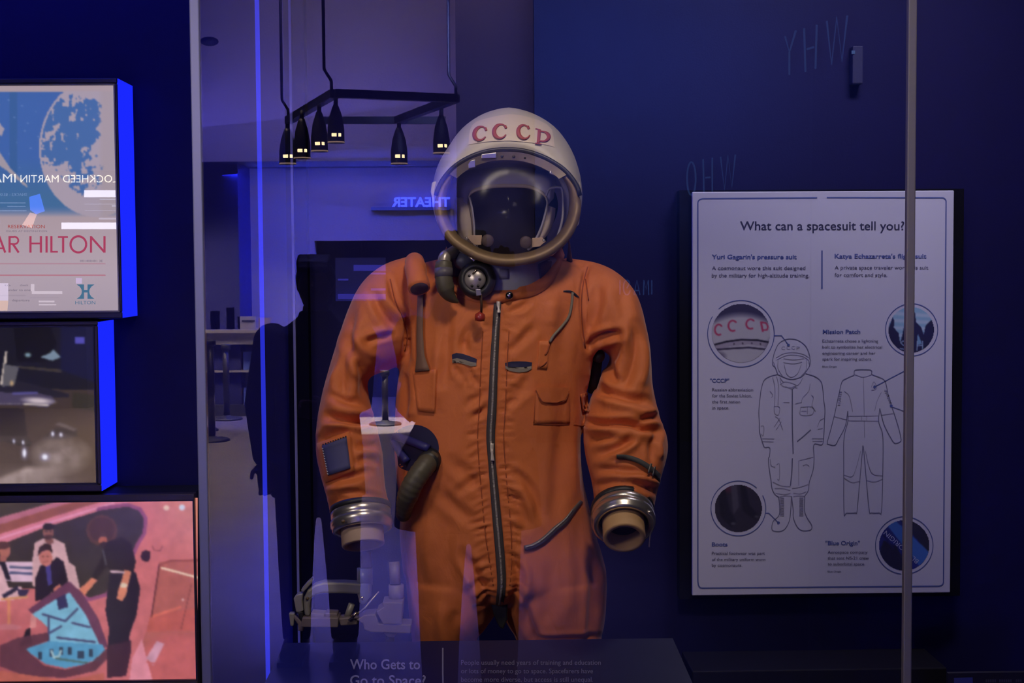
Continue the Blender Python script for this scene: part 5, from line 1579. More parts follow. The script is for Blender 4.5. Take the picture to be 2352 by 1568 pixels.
# side fittings
for pts, lo_ in (([(1003, 415), (992, 418), (989, 440), (995, 470), (1004, 480), (1006, 440)], 0), ([(1322, 408), (1334, 420), (1335, 470), (1330, 515), (1316, 530), (1318, 480)], 0)):
    ck = MB(); ck.prism([P(x, y, S - 0.085) for x, y in pts], (0, 0.05, 0))
    ck.build('side_hinge', SHELLW, helmet, bevel=0.003)
ck = MB(); ck.tube([P(1317, 514, S - 0.10), P(1306, 535, S - 0.10)], 0.0055, 0, 12); ck.build('visor_latch', ALU, helmet)
ck = MB(); ck.tube([P(1300, 541, S - 0.09), P(1307, 558, S - 0.05), P(1308, 575, S - 0.03), P(1308, 600, S - 0.02)], [0.003, 0.002, 0.003, 0.006], 0, 10); ck.build('cable_tail', mat('brown_cable', (0.06, 0.045, 0.04), 0.6), helmet)

# --- neck ring below the helmet
nk = MB()
nrows = [(1070, 588, 1262, 588, 0.085), (1046, 596, 1284, 595, 0.108), (1050, 612, 1277, 610, 0.116), (1058, 640, 1266, 636, 0.114), (1066, 668, 1256, 664, 0.112), (1070, 690, 1250, 688, 0.108)]
for r in [nrows]:
    rr = catmull([(a, b, c_, d_, S - 0.012, t_) for a, b, c_, d_, t_ in r], 4)
    nk.loft([ring((q_[0], q_[1]), (q_[2], q_[3]), q_[4], q_[5], 2.3) for q_ in rr])
neck = nk.build('neck_collar', GREYB, suit)
NB = BVHTree.FromPolygons([tuple(v) for v in nk.v], nk.f)
nt_ = MB(); patch(nt_, [(1147, 617), (1168, 617), (1168, 640), (1147, 641)], 0.001, 0.002, 0, 3, NB)
nt_.build('collar_tab', mat('violet_grey_tab', (0.22, 0.22, 0.33), 0.6), neck)
nt_ = MB(); patch(nt_, [(1236, 606), (1270, 590), (1262, 634), (1240, 640)], 0.001, 0.0015, 0, 4, NB)
nt_.build('collar_patch', mat('dark_grey_patch', (0.10, 0.10, 0.16), 0.6), neck)
# regulator dial
dc = P(1098, 644, S - 0.150)
ax = (EYE - dc).normalized() + Vector((-0.12, 0, 0.06))
dm = MB(); dm.lathe(dc + Vector((0, 0.03, 0)), ax, [(0.026, -0.01), (0.031, 0.0), (0.0345, 0.012), (0.033, 0.024), (0.026, 0.031), (0.020, 0.030), (0.020, 0.026)], 0, 40)
dial = dm.build('pressure_dial', RUBBER, suit)
axn = ax.normalized()
df = MB(); df.lathe(dc + Vector((-0.002, 0.03, 0)) + axn * 0.024, ax, [(0.0192, 0), (0.0192, 0.006), (0.0165, 0.0085), (0.0004, 0.010)], 0, 36)
df.build('dial_face', mat('grey_metal_face', (0.40, 0.37, 0.36), 0.3, 0.6), dial)
fc0 = dc + Vector((-0.002, 0.03, 0)) + axn * 0.0335
uu = axn.cross(Vector((0, 0, 1))).normalized() * -1
vv = uu.cross(axn) * -1
for dx, dz in ((-0.010, 0.006), (0.009, 0.0), (0.006, -0.012), (-0.005, -0.012)):
    hb = MB(); hb.lathe(fc0 - axn * 0.003 + uu * dx + vv * (dz if vv.z > 0 else -dz), axn, [(0.0026, 0), (0.0026, 0.003), (0.0003, 0.0034)], 0, 12)
    hb.build('dial_screw', RUBBER, dial)
hb = MB(); a_, b_ = P(1090, 632, S - 0.17), P(1099, 622, S - 0.17); hb.tube([fc0 + (a_ - dc).dot(uu) * uu + Vector((0, 0, (a_ - dc).z)), fc0 + (b_ - dc).dot(uu) * uu + Vector((0, 0, (b_ - dc).z))], 0.0016, 0, 8)
hb.build('dial_pointer', mat('bright_brass', (0.8, 0.68, 0.45), 0.2, 1.0), dial)
pb = MB(); pb.prism([P(x, y, S - 0.186) for x, y in ((1092, 664), (1104, 664), (1106, 678), (1094, 680))], (0, 0.012, 0)); pb.build('pull_bracket', mat('violet_grey_metal', (0.30, 0.28, 0.36), 0.35, 0.5), dial, bevel=0.001)
pc = MB(); pc.tube([P(1104, 676, S - 0.176), P(1106, 698, S - 0.165), P(1105, 722, S - 0.158)], 0.0024, 0, 10); pc.build('pull_cord', mat('rust_cord', (0.10, 0.05, 0.035), 0.6), dial)
pbd = MB(); pbd.lathe(P(1102, 738, S - 0.158), (0.05, 0, 1), [(0.002, 0.0), (0.0085, 0.001), (0.0098, 0.007), (0.0088, 0.013), (0.004, 0.016), (0.002, 0.018)], 0, 24)
pbd.build('red_bead', mat('red_plastic', (0.33, 0.035, 0.025), 0.2, coat=0.6), dial)
# breathing hose at the neck
eb = MB(); ep_ = [Vector(v) for v in catmull([P(1046, 576, S - 0.10), P(1034, 584, S - 0.125), P(1022, 590, S - 0.135), P(1019, 606, S - 0.14)], 5)]
eb.tube(ep_, [0.0115] * len(ep_), 0, 20); elbow = eb.build('hose_elbow', mat('grey_elbow', (0.36, 0.32, 0.29), 0.3, 0.5), suit)
bh = MB(); bp_ = [Vector(v) for v in catmull([P(1019, 602, S - 0.14), P(1019, 625, S - 0.145), P(1021, 650, S - 0.148), P(1028, 672, S - 0.146), P(1040, 686, S - 0.142), P(1052, 694, S - 0.138)], 6)]
bh.tube(bp_, [0.0145, 0.0148] + [0.0155 + 0.0008 * (i % 2) for i in range(2, 16)] + [0.0152 - 0.0009 * (i - 16) for i in range(16, len(bp_))], 0, 24)
bh.build('breathing_hose', HOSE, elbow)
bh = MB(); bh.tube([bp_[4], bp_[9]], 0.0166, 0, 24); bh.build('hose_clamp', mat('grey_violet_rubber', (0.10, 0.09, 0.115), 0.5), elbow)
sd = MB(); sd.ball(P(1044, 604, S - 0.10), (0.020, 0.02, 0.026), 0, 20); sd.ball(P(1066, 600, S - 0.11), (0.022, 0.02, 0.018), 0, 20); sd.build('valve_body', mat('blue_grey_rubber', (0.07, 0.075, 0.13), 0.45), suit)

# --- metal cuffs and the tubes inside them
def cuff(center, axis, r, tube_r, tlen, light_in):
    axis = Vector(axis).normalized()
    mb = MB()
    mb.lathe(center, axis, [(r * 0.94, -0.020), (r * 1.0, -0.016), (r * 1.0, -0.006), (r * 0.97, -0.004), (r * 1.03, 0.000), (r * 1.03, 0.010), (r * 0.98, 0.013), (r * 0.99, 0.017), (r * 0.90, 0.020), (r * 0.80, 0.018), (r * 0.78, 0.004), (r * 0.78, -0.02)], 0, 56, caps=False)
    o = mb.build('cuff_ring', ALU, suit)
    g = MB(); g.lathe(center - axis * 0.024, axis, [(r * 0.80, -0.004), (r * 1.01, -0.003), (r * 1.03, 0.003), (r * 0.98, 0.007), (r * 0.80, 0.008)], 0, 48, caps=False)
    g.build('cuff_gasket', RUBBER, o)
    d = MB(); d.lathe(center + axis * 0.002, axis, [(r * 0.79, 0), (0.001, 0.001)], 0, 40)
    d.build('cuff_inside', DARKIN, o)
    t = MB(); t.lathe(center, axis, [(tube_r, -0.02), (tube_r, tlen), (tube_r * 0.97, tlen + 0.002), (tube_r * 0.78, tlen + 0.002), (tube_r * 0.77, tlen - 0.002), (tube_r * 0.77, 0.012)], 0, 48, caps=False)
    t.build('inner_tube', TAN if not light_in else mat('pinkish_tube', (0.50, 0.36, 0.28), 0.6), o)
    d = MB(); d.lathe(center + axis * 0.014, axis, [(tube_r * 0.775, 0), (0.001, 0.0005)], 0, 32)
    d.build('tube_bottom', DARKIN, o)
    return o
rc = cuff(P(1431, 1190, S - 0.165), (-0.03, -0.80, -0.60), 0.0565, 0.0380, 0.046, False)
lc = cuff(P(830, 1195, S - 0.145), (0.10, -0.44, -0.88), 0.0545, 0.0385, 0.045, True)
cb = MB(); cb.tube([Vector(v) for v in catmull([P(1488, 1176, S - 0.2), P(1498, 1188, S - 0.2), P(1501, 1205, S - 0.19), P(1495, 1220, S - 0.18), P(1492, 1240, S - 0.18), P(1491, 1256, S - 0.18)], 5)], 0.0014, 0, 8)
cb.tube([P(1487, 1174, S - 0.2), P(1496, 1177, S - 0.2)], 0.003, 0, 8)
cb.build('cuff_wire', ALU, rc)
cb = MB(); cb.ball(P(788, 1197, S - 0.205), 0.0035, 0, 12); cb.build('cuff_stud', GOLD, lc)
# boots, behind the reader rail
for x in (1020, 1285):
    b0 = P(x, 1940, S)
    bo = MB()
    bo.tube([Vector((b0.x, S, ZB + 0.26)), Vector((b0.x, S, ZB + 0.10))], [0.052, 0.050], 0, 24)
    bo.ball((b0.x, S - 0.05, ZB + 0.055), (0.055, 0.13, 0.055), 0, 24)
    bo.box((b0.x - 0.05, S - 0.165, ZB), (b0.x + 0.05, S + 0.075, ZB + 0.02))
    bo.build('boot', mat('black_leather', (0.02, 0.018, 0.018), 0.4), suit)

# ------------------------------------------------------------------ grey tool on a stand, left of the suit
GT = SUIT_Y - 0.10
tool = thing('mechanical_grabber', 'grey hooked mechanical tool with a bent arm, left of the suit legs', 'tool', (P(905, 1450, GT).x, GT + 0.03, ZB))
GREYM = mat('grey_enamel', (0.34, 0.33, 0.30), 0.4, 0.2)
GREYV = mat('grey_violet_enamel', (0.21, 0.17, 0.19), 0.5, 0.1)
def plate(name, pts, dep, m_, par=tool, y=GT, bev=0.002, sub=None):
    mb = MB(); mb.prism([P(a, b, y - dep / 2) for a, b in pts], (0, dep, 0))
    return mb.build(name, m_, par, bevel=bev)
armo = [(850, 1341), (790, 1337), (742, 1337), (722, 1343), (706, 1356), (698, 1372), (697, 1392), (700, 1415), (712, 1415), (711, 1392), (714, 1376), (724, 1367), (742, 1363), (790, 1363), (850, 1366)]
am = plate('bent_arm', armo, 0.028, GREYM, bev=0.004)
plate('arm_cap', [(690, 1356), (703, 1340), (716, 1328), (719, 1336), (708, 1348), (697, 1360)], 0.024, GREYM, am)
plate('side_cover', [(674, 1374), (682, 1365), (696, 1362), (694, 1380), (697, 1402), (690, 1406), (680, 1406)], 0.022, GREYM, am)
bt = MB(); bt.lathe(P(706, 1374, GT - 0.014), (0, -1, 0), [(0.003, 0), (0.003, 0.002), (0.001, 0.003)], 0, 12); bt.build('bolt', GOLD, am)
jo = MB(); jo.tube([P(838, 1304, GT), P(838, 1342, GT)], 0.0145, 0, 24); jo.tube([P(838, 1342, GT - 0.002), P(837, 1366, GT - 0.004), P(834, 1378, GT - 0.006)], [0.0135, 0.013, 0.008], 0, 24, True, True)
jt = jo.build('elbow_joint', mat('blue_grey_enamel', (0.30, 0.32, 0.36), 0.35, 0.2), tool)
bt = MB(); bt.ball(P(832, 1373, GT - 0.014), 0.0045, 0, 14); bt.build('brass_stud', mat('bright_brass', (0.8, 0.68, 0.45), 0.2, 1.0), jt)
st = MB(); st.tube([P(842, 1268, GT + 0.01), P(841, 1304, GT)], [0.009, 0.010], 0, 20); st.build('stem', GREYV, tool)
bm_ = plate('base_beam', [(694, 1418), (778, 1418), (776, 1441), (690, 1440)], 0.045, GREYV)
plate('beam_block', [(714, 1407), (746, 1409), (746, 1419), (714, 1419)], 0.03, mat('pink_grey_enamel', (0.30, 0.25, 0.25), 0.5), bm_)
plate('beam_block', [(746, 1407), (775, 1408), (775, 1420), (746, 1420)], 0.03, GREYV, bm_)
plate('link', [(776, 1420), (800, 1418), (822, 1422), (822, 1434), (782, 1437)], 0.03, GREYV)
plate('right_beam', [(818, 1424), (836, 1412), (862, 1410), (868, 1424), (870, 1432), (945, 1434), (943, 1455), (852, 1452), (836, 1446), (834, 1432)], 0.045, GREYV)
plate('foot_pad', [(880, 1453), (912, 1455), (905, 1464), (890, 1463)], 0.03, GREYV)
plate('motor_block', [(878, 1383), (926, 1383), (922, 1434), (880, 1434), (864, 1404), (880, 1394)], 0.05, GREYV)
mc = MB(); mc.tube([P(910, 1342, GT + 0.01), P(910, 1384, GT + 0.01)], 0.014, 0, 24); mc.tube([P(905, 1290, GT + 0.02), P(908, 1342, GT + 0.01)], 0.010, 0, 20); mc.build('column', GREYV, tool)
rd = MB(); rd.tube([P(800, 1424, GT - 0.02), P(838, 1396, GT - 0.02), P(870, 1358, GT - 0.02)], [0.0018, 0.0018, 0.0012], 0, 8); rd.build('thin_rod', ALU, tool)
rd = MB(); rd.tube([P(808, 1418, GT - 0.024), P(820, 1406, GT - 0.024)], 0.0032, 0, 10); rd.build('rod_sleeve', MATS['bright_brass'], tool)
rd = MB(); rd.tube([P(808, 1386, GT), P(797, 1418, GT)], 0.006, 0, 14); rd.build('strut', GREYM, tool)
plate('claw', [(663, 1408), (677, 1408), (674, 1438), (667, 1438)], 0.015, GREYM)
plate('claw', [(676, 1412), (690, 1424), (697, 1436), (696, 1450), (684, 1449), (684, 1434), (674, 1420)], 0.018, GREYV)
plate('claw', [(682, 1406), (696, 1404), (697, 1420), (690, 1424)], 0.02, RUBBER)
sp_ = P(896, 1460, GT)
sd = MB(); sd.tube([Vector((sp_.x, GT + 0.005, sp_.z)), Vector((sp_.x, GT + 0.005, ZB))], 0.008, 0, 16); sd.tube([Vector((sp_.x, GT + 0.005, ZB + 0.012)), Vector((sp_.x, GT + 0.005, ZB))], 0.06, 0, 32)
sd.build('stand', BLACK, tool)

# ------------------------------------------------------------------ the hall behind the photographer (seen mirrored in the panes)
# theatre sign
tw = 15.9
sg = thing('theater_sign', 'blue glowing THEATER letters on a thin ledge over the dark doorway', 'sign', VM(965, 476, tw))
mk = lambda a, b: VM(a, b, tw)
mb = MB()
# the sign reads normally in the hall, so its letters run the other way in the pane
text_on(mb, 'THEATER', 1033, 900, 474, 22, 0, maker=mk, bold=0.025)
fr = [Vector(v) for v in mb.v]
m2 = MB(); m2.add(fr, mb.f); m2.add([v + Vector((0, -0.03, 0)) for v in fr], mb.f)
m2.build('letters', emission('sign_blue', lin((52, 62, 255)), 26.0), sg)
a, b = VM(852, 476, tw), VM(1033, 482, tw)
MB().box((a.x, YB, b.z), (b.x, YB + 0.12, a.z)).build('ledge', BLACK, sg)
# screen in the doorway
sy = -12.2
svm = lambda a, b: VM(a, b, 4.6 - sy)
a, b = svm(770, 592), svm(886, 690)
scn = thing('doorway_screen', 'dim blue information screen hanging in the dark doorway', 'screen', ((a.x + b.x) / 2, sy, b.z))
MB().box((a.x, sy - 0.06, b.z), (b.x, sy, a.z)).build('housing', mat('screen_blue_dark', (0.05, 0.05, 0.12), 0.4, emit=lin((40, 40, 110)), strength=1.2), scn)
mb = MB()
for x0, y0, x1, y1 in ((812, 608, 886, 622), (776, 675, 886, 687), (850, 626, 886, 630), (852, 662, 886, 667), (776, 640, 800, 644)):
    mb.add([VM(x, y, 4.6 - sy - 0.01) for x, y in ((x0, y0), (x1, y0), (x1, y1), (x0, y1))], [(0, 1, 2, 3)])
mb.build('screen_rows', emission('screen_rows_glow', lin((70, 66, 200)), 3.2), scn)
mb = MB(); mb.tube([Vector(((a.x + b.x) / 2, sy - 0.03, a.z)), Vector(((a.x + b.x) / 2, sy - 0.03, dt.z))], 0.02, 0, 10); mb.build('hanger', BLACK, scn)

# concession counter
cz = VM(530, 757, 15.1).z
cx0, cx1 = X0 + 0.3, VM(612, 757, 15.1).x
cy = -10.5
ctr = thing('snack_counter', 'long snack counter with a pale top edge under the kiosk', 'counter', ((cx0 + cx1) / 2, cy, 0))
MB().box((cx0, cy - 0.5, cz - 0.035), (cx1, cy + 0.03, cz)).build('worktop', mat('pale_top', (0.75, 0.68, 0.60), 0.4), ctr, bevel=0.004)
MB().box((cx0, cy - 0.46, 0), (cx1 - 0.03, cy - 0.40, cz - 0.035)).build('back_panel', mat('case_inside', (0.20, 0.19, 0.22), 0.5), ctr)
MB().box((cx0, cy - 0.40, 0), (cx1 - 0.03, cy - 0.02, 0.12)).build('plinth', CHARCOAL, ctr)
MB().box((cx0, cy - 0.40, cz - 0.16), (cx1 - 0.03, cy - 0.02, cz - 0.035)).build('apron', mat('apron_grey', (0.30, 0.28, 0.30), 0.5), ctr)
MB().box((cx0, cy - 0.38, cz - 0.46), (cx1 - 0.05, cy - 0.04, cz - 0.44)).build('shelf', mat('shelf_pale', (0.40, 0.37, 0.35), 0.5), ctr)
rs = random.Random(5)
for k in range(9):
    x = cx1 - 0.12 - k * 0.11
    for z0 in (0.12, cz - 0.44):
        hgt = rs.uniform(0.10, 0.2)
        o = MB().box((x - 0.045, cy - 0.3, z0), (x + 0.045, cy - 0.12, z0 + hgt)).build('snack_box', mat('snack_%d' % (k % 3), ((0.30, 0.26, 0.24), (0.05, 0.08, 0.35), (0.22, 0.10, 0.12))[k % 3], 0.5), loc=(x, cy - 0.2, z0))
        tag(o, 'snack box standing inside the counter ' + ('on its floor' if z0 < 0.2 else 'on its shelf'), 'box', 'snack boxes ' + ('on the floor of the counter' if z0 < 0.2 else 'on the shelf of the counter'))
def at_counter(px0, py0, px1, py1, name, m_, label, cat, dep=0.12):
    a, b = VM(px0, py0, 15.1), VM(px1, py1, 15.1)
    o = MB().box((a.x, cy - 0.1 - dep, cz), (b.x, cy - 0.1, a.z)).build(name, m_, loc=((a.x + b.x) / 2, cy - 0.1 - dep / 2, cz), bevel=0.004)
    return tag(o, label, cat)
at_counter(541, 727, 584, 757, 'counter_card', mat('card_pale', (0.55, 0.50, 0.48), 0.6), 'pale sign card on the snack counter with one dark line', 'card', 0.02)
MB().box((VM(548, 736, 15.0).x, cy - 0.099, VM(548, 741, 15.0).z), (VM(578, 736, 15.0).x, cy - 0.095, VM(548, 737, 15.0).z)).build('card_line', BLACK, bpy.data.objects['counter_card'])
at_counter(590, 730, 618, 757, 'counter_box', mat('box_pinkish', (0.45, 0.34, 0.33), 0.6), 'pinkish box at the end of the snack counter', 'box')
at_counter(478, 714, 502, 757, 'cup_dispenser', mat('dispenser_grey', (0.14, 0.13, 0.17), 0.4), 'grey dispenser on the snack counter beside the card', 'dispenser')
at_counter(515, 706, 536, 757, 'bottle_crate', mat('crate_dark', (0.10, 0.06, 0.10), 0.6), 'dark tall crate between dispenser and sign card', 'crate')

# menu board over the counter: seen mirrored in the topmost picture box
my = -8.9
mv = 2 * PY - my
mm = lambda a, b: VM(a, b, mv, PY)
a, b = mm(268, 392), mm(-420, 560)
mn = thing('menu_board', 'wide dark menu board with glowing rows above the snack counter', 'menu board', ((a.x + b.x) / 2, my, b.z))
mt = MB().box((b.x, my - 0.08, b.z), (a.x + 0.05, my - 0.012, a.z)).build('panel', CHARCOAL, mn)
mb = MB(); text_on(mb, 'LOCKHEED MARTIN', 270, 48, 419, 18, 0, maker=mm); text_on(mb, 'IMAX', 37, -40, 419, 21, 0, maker=mm)
mb.build('title_letters', emission('menu_title_glow', lin((232, 226, 200)), 9.0), mn)
mb = MB()
for x0, y0, x1, y1 in ((194, 437, 268, 453), (142, 511, 268, 526)):
    mb.add([mm(x, y) for x, y in ((x0, y0), (x1, y0), (x1, y1), (x0, y1))], [(0, 1, 2, 3)])
mb.build('white_bar', emission('menu_bar_glow', lin((225, 225, 245)), 7.5), mn)
mb = MB()
for x0, y0, x1, y1 in ((0, 465, 60, 467), (18, 473, 60, 475), (-10, 483, 62, 485), (195, 468, 268, 469), (230, 456, 268, 459), (258, 471, 268, 475), (228, 500, 268, 504), (196, 483, 268, 484)):
    mb.add([mm(x, y) for x, y in ((x0, y0), (x1, y0), (x1, y1), (x0, y1))], [(0, 1, 2, 3)])
text_on(mb, 'SNACKS - $5.00', 63, -2, 450, 7, 0, maker=mm)
mb.build('menu_rows', emission('menu_rows_glow', lin((190, 200, 235)), 2.4), mn)
mb = MB(); mb.add([mm(*v) for v in ((68, 452), (93, 445), (104, 485), (84, 492), (70, 482))], [(0, 1, 2, 3, 4)])
mb.build('blue_picture', emission('menu_blue_glow', lin((70, 110, 255)), 6.0), mn)
mb = MB(); mb.add([mm(*v) for v in ((70, 488), (86, 492), (74, 524), (52, 516))], [(0, 1, 2, 3)])
mb.build('peach_picture', emission('menu_peach_glow', lin((250, 190, 170)), 4.0), mn)
# glowing drinks cooler below
dy_ = -9.2
mm2 = lambda a, b: VM(a, b, 2 * PY - dy_, PY)
a, b = mm2(194, 632), mm2(-30, 716)
dc_ = thing('drinks_cooler', 'low glowing drinks cooler in front of the snack counter', 'cooler', ((a.x + b.x) / 2, dy_ - 0.2, 0))
MB().box((b.x, dy_ - 0.5, 0), (a.x, dy_ - 0.02, a.z)).build('cabinet', CHARCOAL, dc_)
mb = MB()
for x0, y0, x1, y1 in ((74, 668, 144, 675), (72, 652, 80, 668), (90, 690, 126, 694), (90, 698, 130, 701)):
    mb.add([mm2(x, y) for x, y in ((x0, y0), (x1, y0), (x1, y1), (x0, y1))], [(0, 1, 2, 3)])
mb.build('price_strip', emission('cooler_white_glow', lin((235, 225, 235)), 2.6), dc_)
mb = MB(); mb.add([mm2(x, y) for x, y in ((-14, 650), (20, 650), (20, 690), (-14, 690))], [(0, 1, 2, 3)]); mb.add([mm2(x, y) for x, y in ((-14, 690), (20, 690), (18, 713), (-14, 713))], [(0, 1, 2, 3)], 1)
mb.build('lit_window', [emission('cooler_window_glow', lin((226, 214, 250)), 3.4), emission('cooler_yellow_glow', lin((250, 190, 110)), 3.0)], dc_)
mb = MB(); mb.add([mm2(x, y) for x, y in ((175, 638), (189, 638), (189, 651), (175, 651))], [(0, 1, 2, 3)])
mb.build('violet_lamp', emission('violet_glow', lin((200, 170, 255)), 2.6), dc_)

# stanchions
def stanchion(px, base_y, top_y, label):
    Yv = 1.6 * F / (base_y - 609) * 0.985
    p = VM(px, base_y, Yv)
    t = thing('stanchion', label, 'stanchion', (p.x, p.y, 0), 'queue posts in the hall')
    top = VM(px, top_y, Yv).z
    mb = MB(); mb.lathe((p.x, p.y, 0), (0, 0, 1), [(0.165, 0), (0.165, 0.012), (0.15, 0.022), (0.05, 0.035), (0.03, 0.05)], 0, 40); mb.build('base_plate', BLACK, t)
    mb = MB(); mb.tube([Vector((p.x, p.y, 0.03)), Vector((p.x, p.y, top - 0.03))], 0.033, 0, 20); mb.build('post', mat('post_black', (0.012, 0.010, 0.013), 0.35), t)
    mb = MB(); mb.lathe((p.x, p.y, top - 0.06), (0, 0, 1), [(0.04, 0), (0.05, 0.01), (0.05, 0.05), (0.042, 0.06)], 0, 24); mb.build('head', BLACK, t)
    return t
stanchion(487, 1001, 780, 'black queue post nearest to the photographer, in front of the snack counter')
stanchion(521, 953, 790, 'black queue post farther back, to the right of the nearest one')
stanchion(463, 978, 784, 'black queue post farthest left, half cut by the case edge')
q4 = stanchion(885, 968, 850, 'black queue post on its own near the dark doorway')

# hanging light track with its lamps
hT = 1.2
def tz(Yv): return 1.6 + hT
def tpt(px, py, h=hT):
    Yv = h * F / (609 - py)
    p = VM(px, py, Yv); p.z = 1.6 + h
    return p
c1, c2, c3, c4 = tpt(768, 226), tpt(662, 285), tpt(912, 286), tpt(1047, 238)
trk = thing('light_track', 'black rectangular light track hanging from the ceiling on rods', 'light track', tuple((c1 + c2 + c3 + c4) / 4))
TRK = mat('track_black', (0.012, 0.012, 0.022), 0.5)
for p_, q_ in ((c1, c2), (c2 + (c3 - c2) * 0.28, c2 + (c3 - c2) * 1.45), (c3, c4), (c4, c1)):
    mb = MB(); d = (q_ - p_).normalized(); sdv = d.cross(Vector((0, 0, 1))) * 0.03
    mb.prism([p_ + sdv, q_ + sdv, q_ - sdv, p_ - sdv], (0, 0, 0.06)); mb.build('rail', TRK, trk)
for p_ in (c1 + Vector((-0.02, 0, 0)), c2, c4):
    mb = MB(); mb.tube([p_ + Vector((0, 0, 0.05)), p_ + Vector((0, 0, 0.12)), Vector((p_.x - 0.05, p_.y, p_.z + 0.2)), Vector((p_.x - 0.05, p_.y, ZC))], 0.012, 0, 10); mb.build('hanging_rod', TRK, trk)
LAMPG = emission('lamp_slot_glow', (1.0, 0.74, 0.40), 11.0)
def track_lamp(px, bot_y, top_y, label):
    # on the rail: solve the depth from its top at rail height
    Yv = min(max(hT * F / (609 - top_y), 9.0), 13.0)
    b_, t_ = VM(px, bot_y, Yv), VM(px, top_y, Yv)
    L = t_.z - b_.z
    lp = thing('track_lamp', label, 'spotlight', tuple(t_), 'lamps on the hanging track')
    s_ = Yv / F
    mb = MB(); mb.lathe(b_, (0, 0, 1), [(19 * s_, 0), (19 * s_, L * 0.34), (15 * s_, L * 0.62), (9 * s_, L * 0.82), (6 * s_, L * 0.9)], 0, 28)
    sh = mb.build('lamp_shade', TRK, lp)
    mb = MB(); mb.tube([b_ + Vector((0, 0, L * 0.85)), t_ + Vector((0, 0, 0.03))], 5 * s_, 0, 10); mb.build('yoke', TRK, lp)
    for a0, a1 in ((66, 100), (112, 132)):
        keep = MB(); V_ = []
        for q_ in range(7):
            t = math.radians(180 - (a0 + (a1 - a0) * q_ / 6))
            for r_, h_ in ((19.0, 14), (19.8, 15), (19.8, 20.5), (19.0, 21.5)):
                V_.append(b_ + Vector((r_ * s_ * math.cos(t), r_ * s_ * math.sin(t), h_ * s_)))
        keep.add(V_, [(4 * q_ + e, 4 * q_ + e + 1, 4 * q_ + e + 5, 4 * q_ + e + 4) for q_ in range(6) for e in range(3)])
        keep.build('light_slot', LAMPG, sh)
    mb = MB(); mb.lathe(b_ + Vector((0, 0, 0.5 * s_)), (0, 0, 1), [(19.3 * s_, 0), (19.3 * s_, 3 * s_)], 0, 28, caps=False); mb.build('rim', emission('lamp_rim_glow', (1.0, 0.65, 0.5), 1.4), sh)
for px, by, ty, lb in ((661, 378, 286, 'black track lamp hanging lowest at the left corner of the light track'), (694, 365, 262, 'second black track lamp from the left end of the light track'), (734, 349, 246, 'third black track lamp along the left rail'),
                       (772, 329, 232, 'black track lamp hanging highest, at the right end of the left rail'), (917, 378, 284, 'black track lamp alone at the near corner of the right rail'), (1014, 354, 256, 'black track lamp on the right rail beside the helmet')):
    track_lamp(px, by, ty, lb)
# dark ceiling sensor
o = MB().ball(VM(481, 95, 15.7), (0.10, 0.10, 0.05)).build('dome_camera', BLACK, loc=tuple(VM(481, 95, 15.7)))
tag(o, 'small dark dome high on the upper wall near the corner', 'dome')

# thin neon words on the dark partition
NEON = emission('neon_dim_blue', lin((60, 90, 160)), 1.5)
def neon(name, label, strokes, Yv, w=0.010):
    c_ = VM(*strokes[0][0], Yv)
    t = MB()
    for st in strokes:
        t.tube([VM(x, y, Yv) for x, y in st], w, 0, 6)
    o = t.build(name, NEON, loc=tuple(c_))
    return tag(o, label, 'neon word')
neon('neon_word', 'thin blue neon word WHY high on the dark partition', [[(1899, 48), (1910, 148), (1922, 40), (1934, 140), (1946, 36)], [(1847, 65), (1850, 165)], [(1876, 57), (1873, 158)], [(1853, 113), (1870, 108)], [(1803, 83), (1813, 120), (1828, 70)], [(1813, 120), (1813, 172)]], 12.45)
neon('neon_word', 'thin blue neon word WHO above the information panel', [arc(1588, 410, 10, 38, 0, 360, 20), [(1615, 365), (1617, 446)], [(1636, 362), (1636, 446)], [(1620, 408), (1632, 407)], [(1655, 360), (1664, 436), (1672, 357), (1681, 430), (1689, 355)]], 12.45, 0.008)
neon('neon_word', 'thin blue neon word IMAGINE beside the right shoulder of the suit', [[(1497, 643), (1497, 676)], [(1478, 677), (1479, 643), (1484, 665), (1489, 643), (1490, 677)], [(1456, 677), (1463, 643), (1470, 677)], [(1459, 667), (1468, 667)], arc(1440, 660, 8, 17, 20, 320, 16) + [(1440, 662)], [(1424, 643), (1424, 676)]], 12.45, 0.006)

# ------------------------------------------------------------------ two people standing in the hall
SKIN = mat('skin', (0.36, 0.20, 0.14), 0.55)
COATB = mat('dark_coat', (0.012, 0.011, 0.016), 0.75, bump=(60, 0.2, 0.003))
TROUS = mat('dark_trousers', (0.010, 0.010, 0.015), 0.75)
HAIR = mat('dark_hair', (0.015, 0.011, 0.010), 0.5, bump=(120, 0.5, 0.003))
SHOE = mat('dark_shoe', (0.012, 0.011, 0.011), 0.4)

def mesh_obj(me, name, m_, parent, smooth=True):
    org = root_of(parent).matrix_world.translation
    c_ = coords_of(me) - np.array(org)
    me.vertices.foreach_set('co', c_.ravel())
    me.polygons.foreach_set('use_smooth', [True] * len(me.polygons))
    me.materials.clear(); me.materials.append(m_)
    me.update(); me.name = name
    o = bpy.data.objects.new(name, me); COL.objects.link(o); o.parent = parent
    return o

def ell_tube(mb, rows):
    """rows: centre, half width along x, half depth along y"""
    mb.loft([[Vector(c) + Vector((rx * math.cos(2 * math.pi * k / 28), ry * math.sin(2 * math.pi * k / 28), 0)) for k in range(28)] for c, rx, ry in rows])

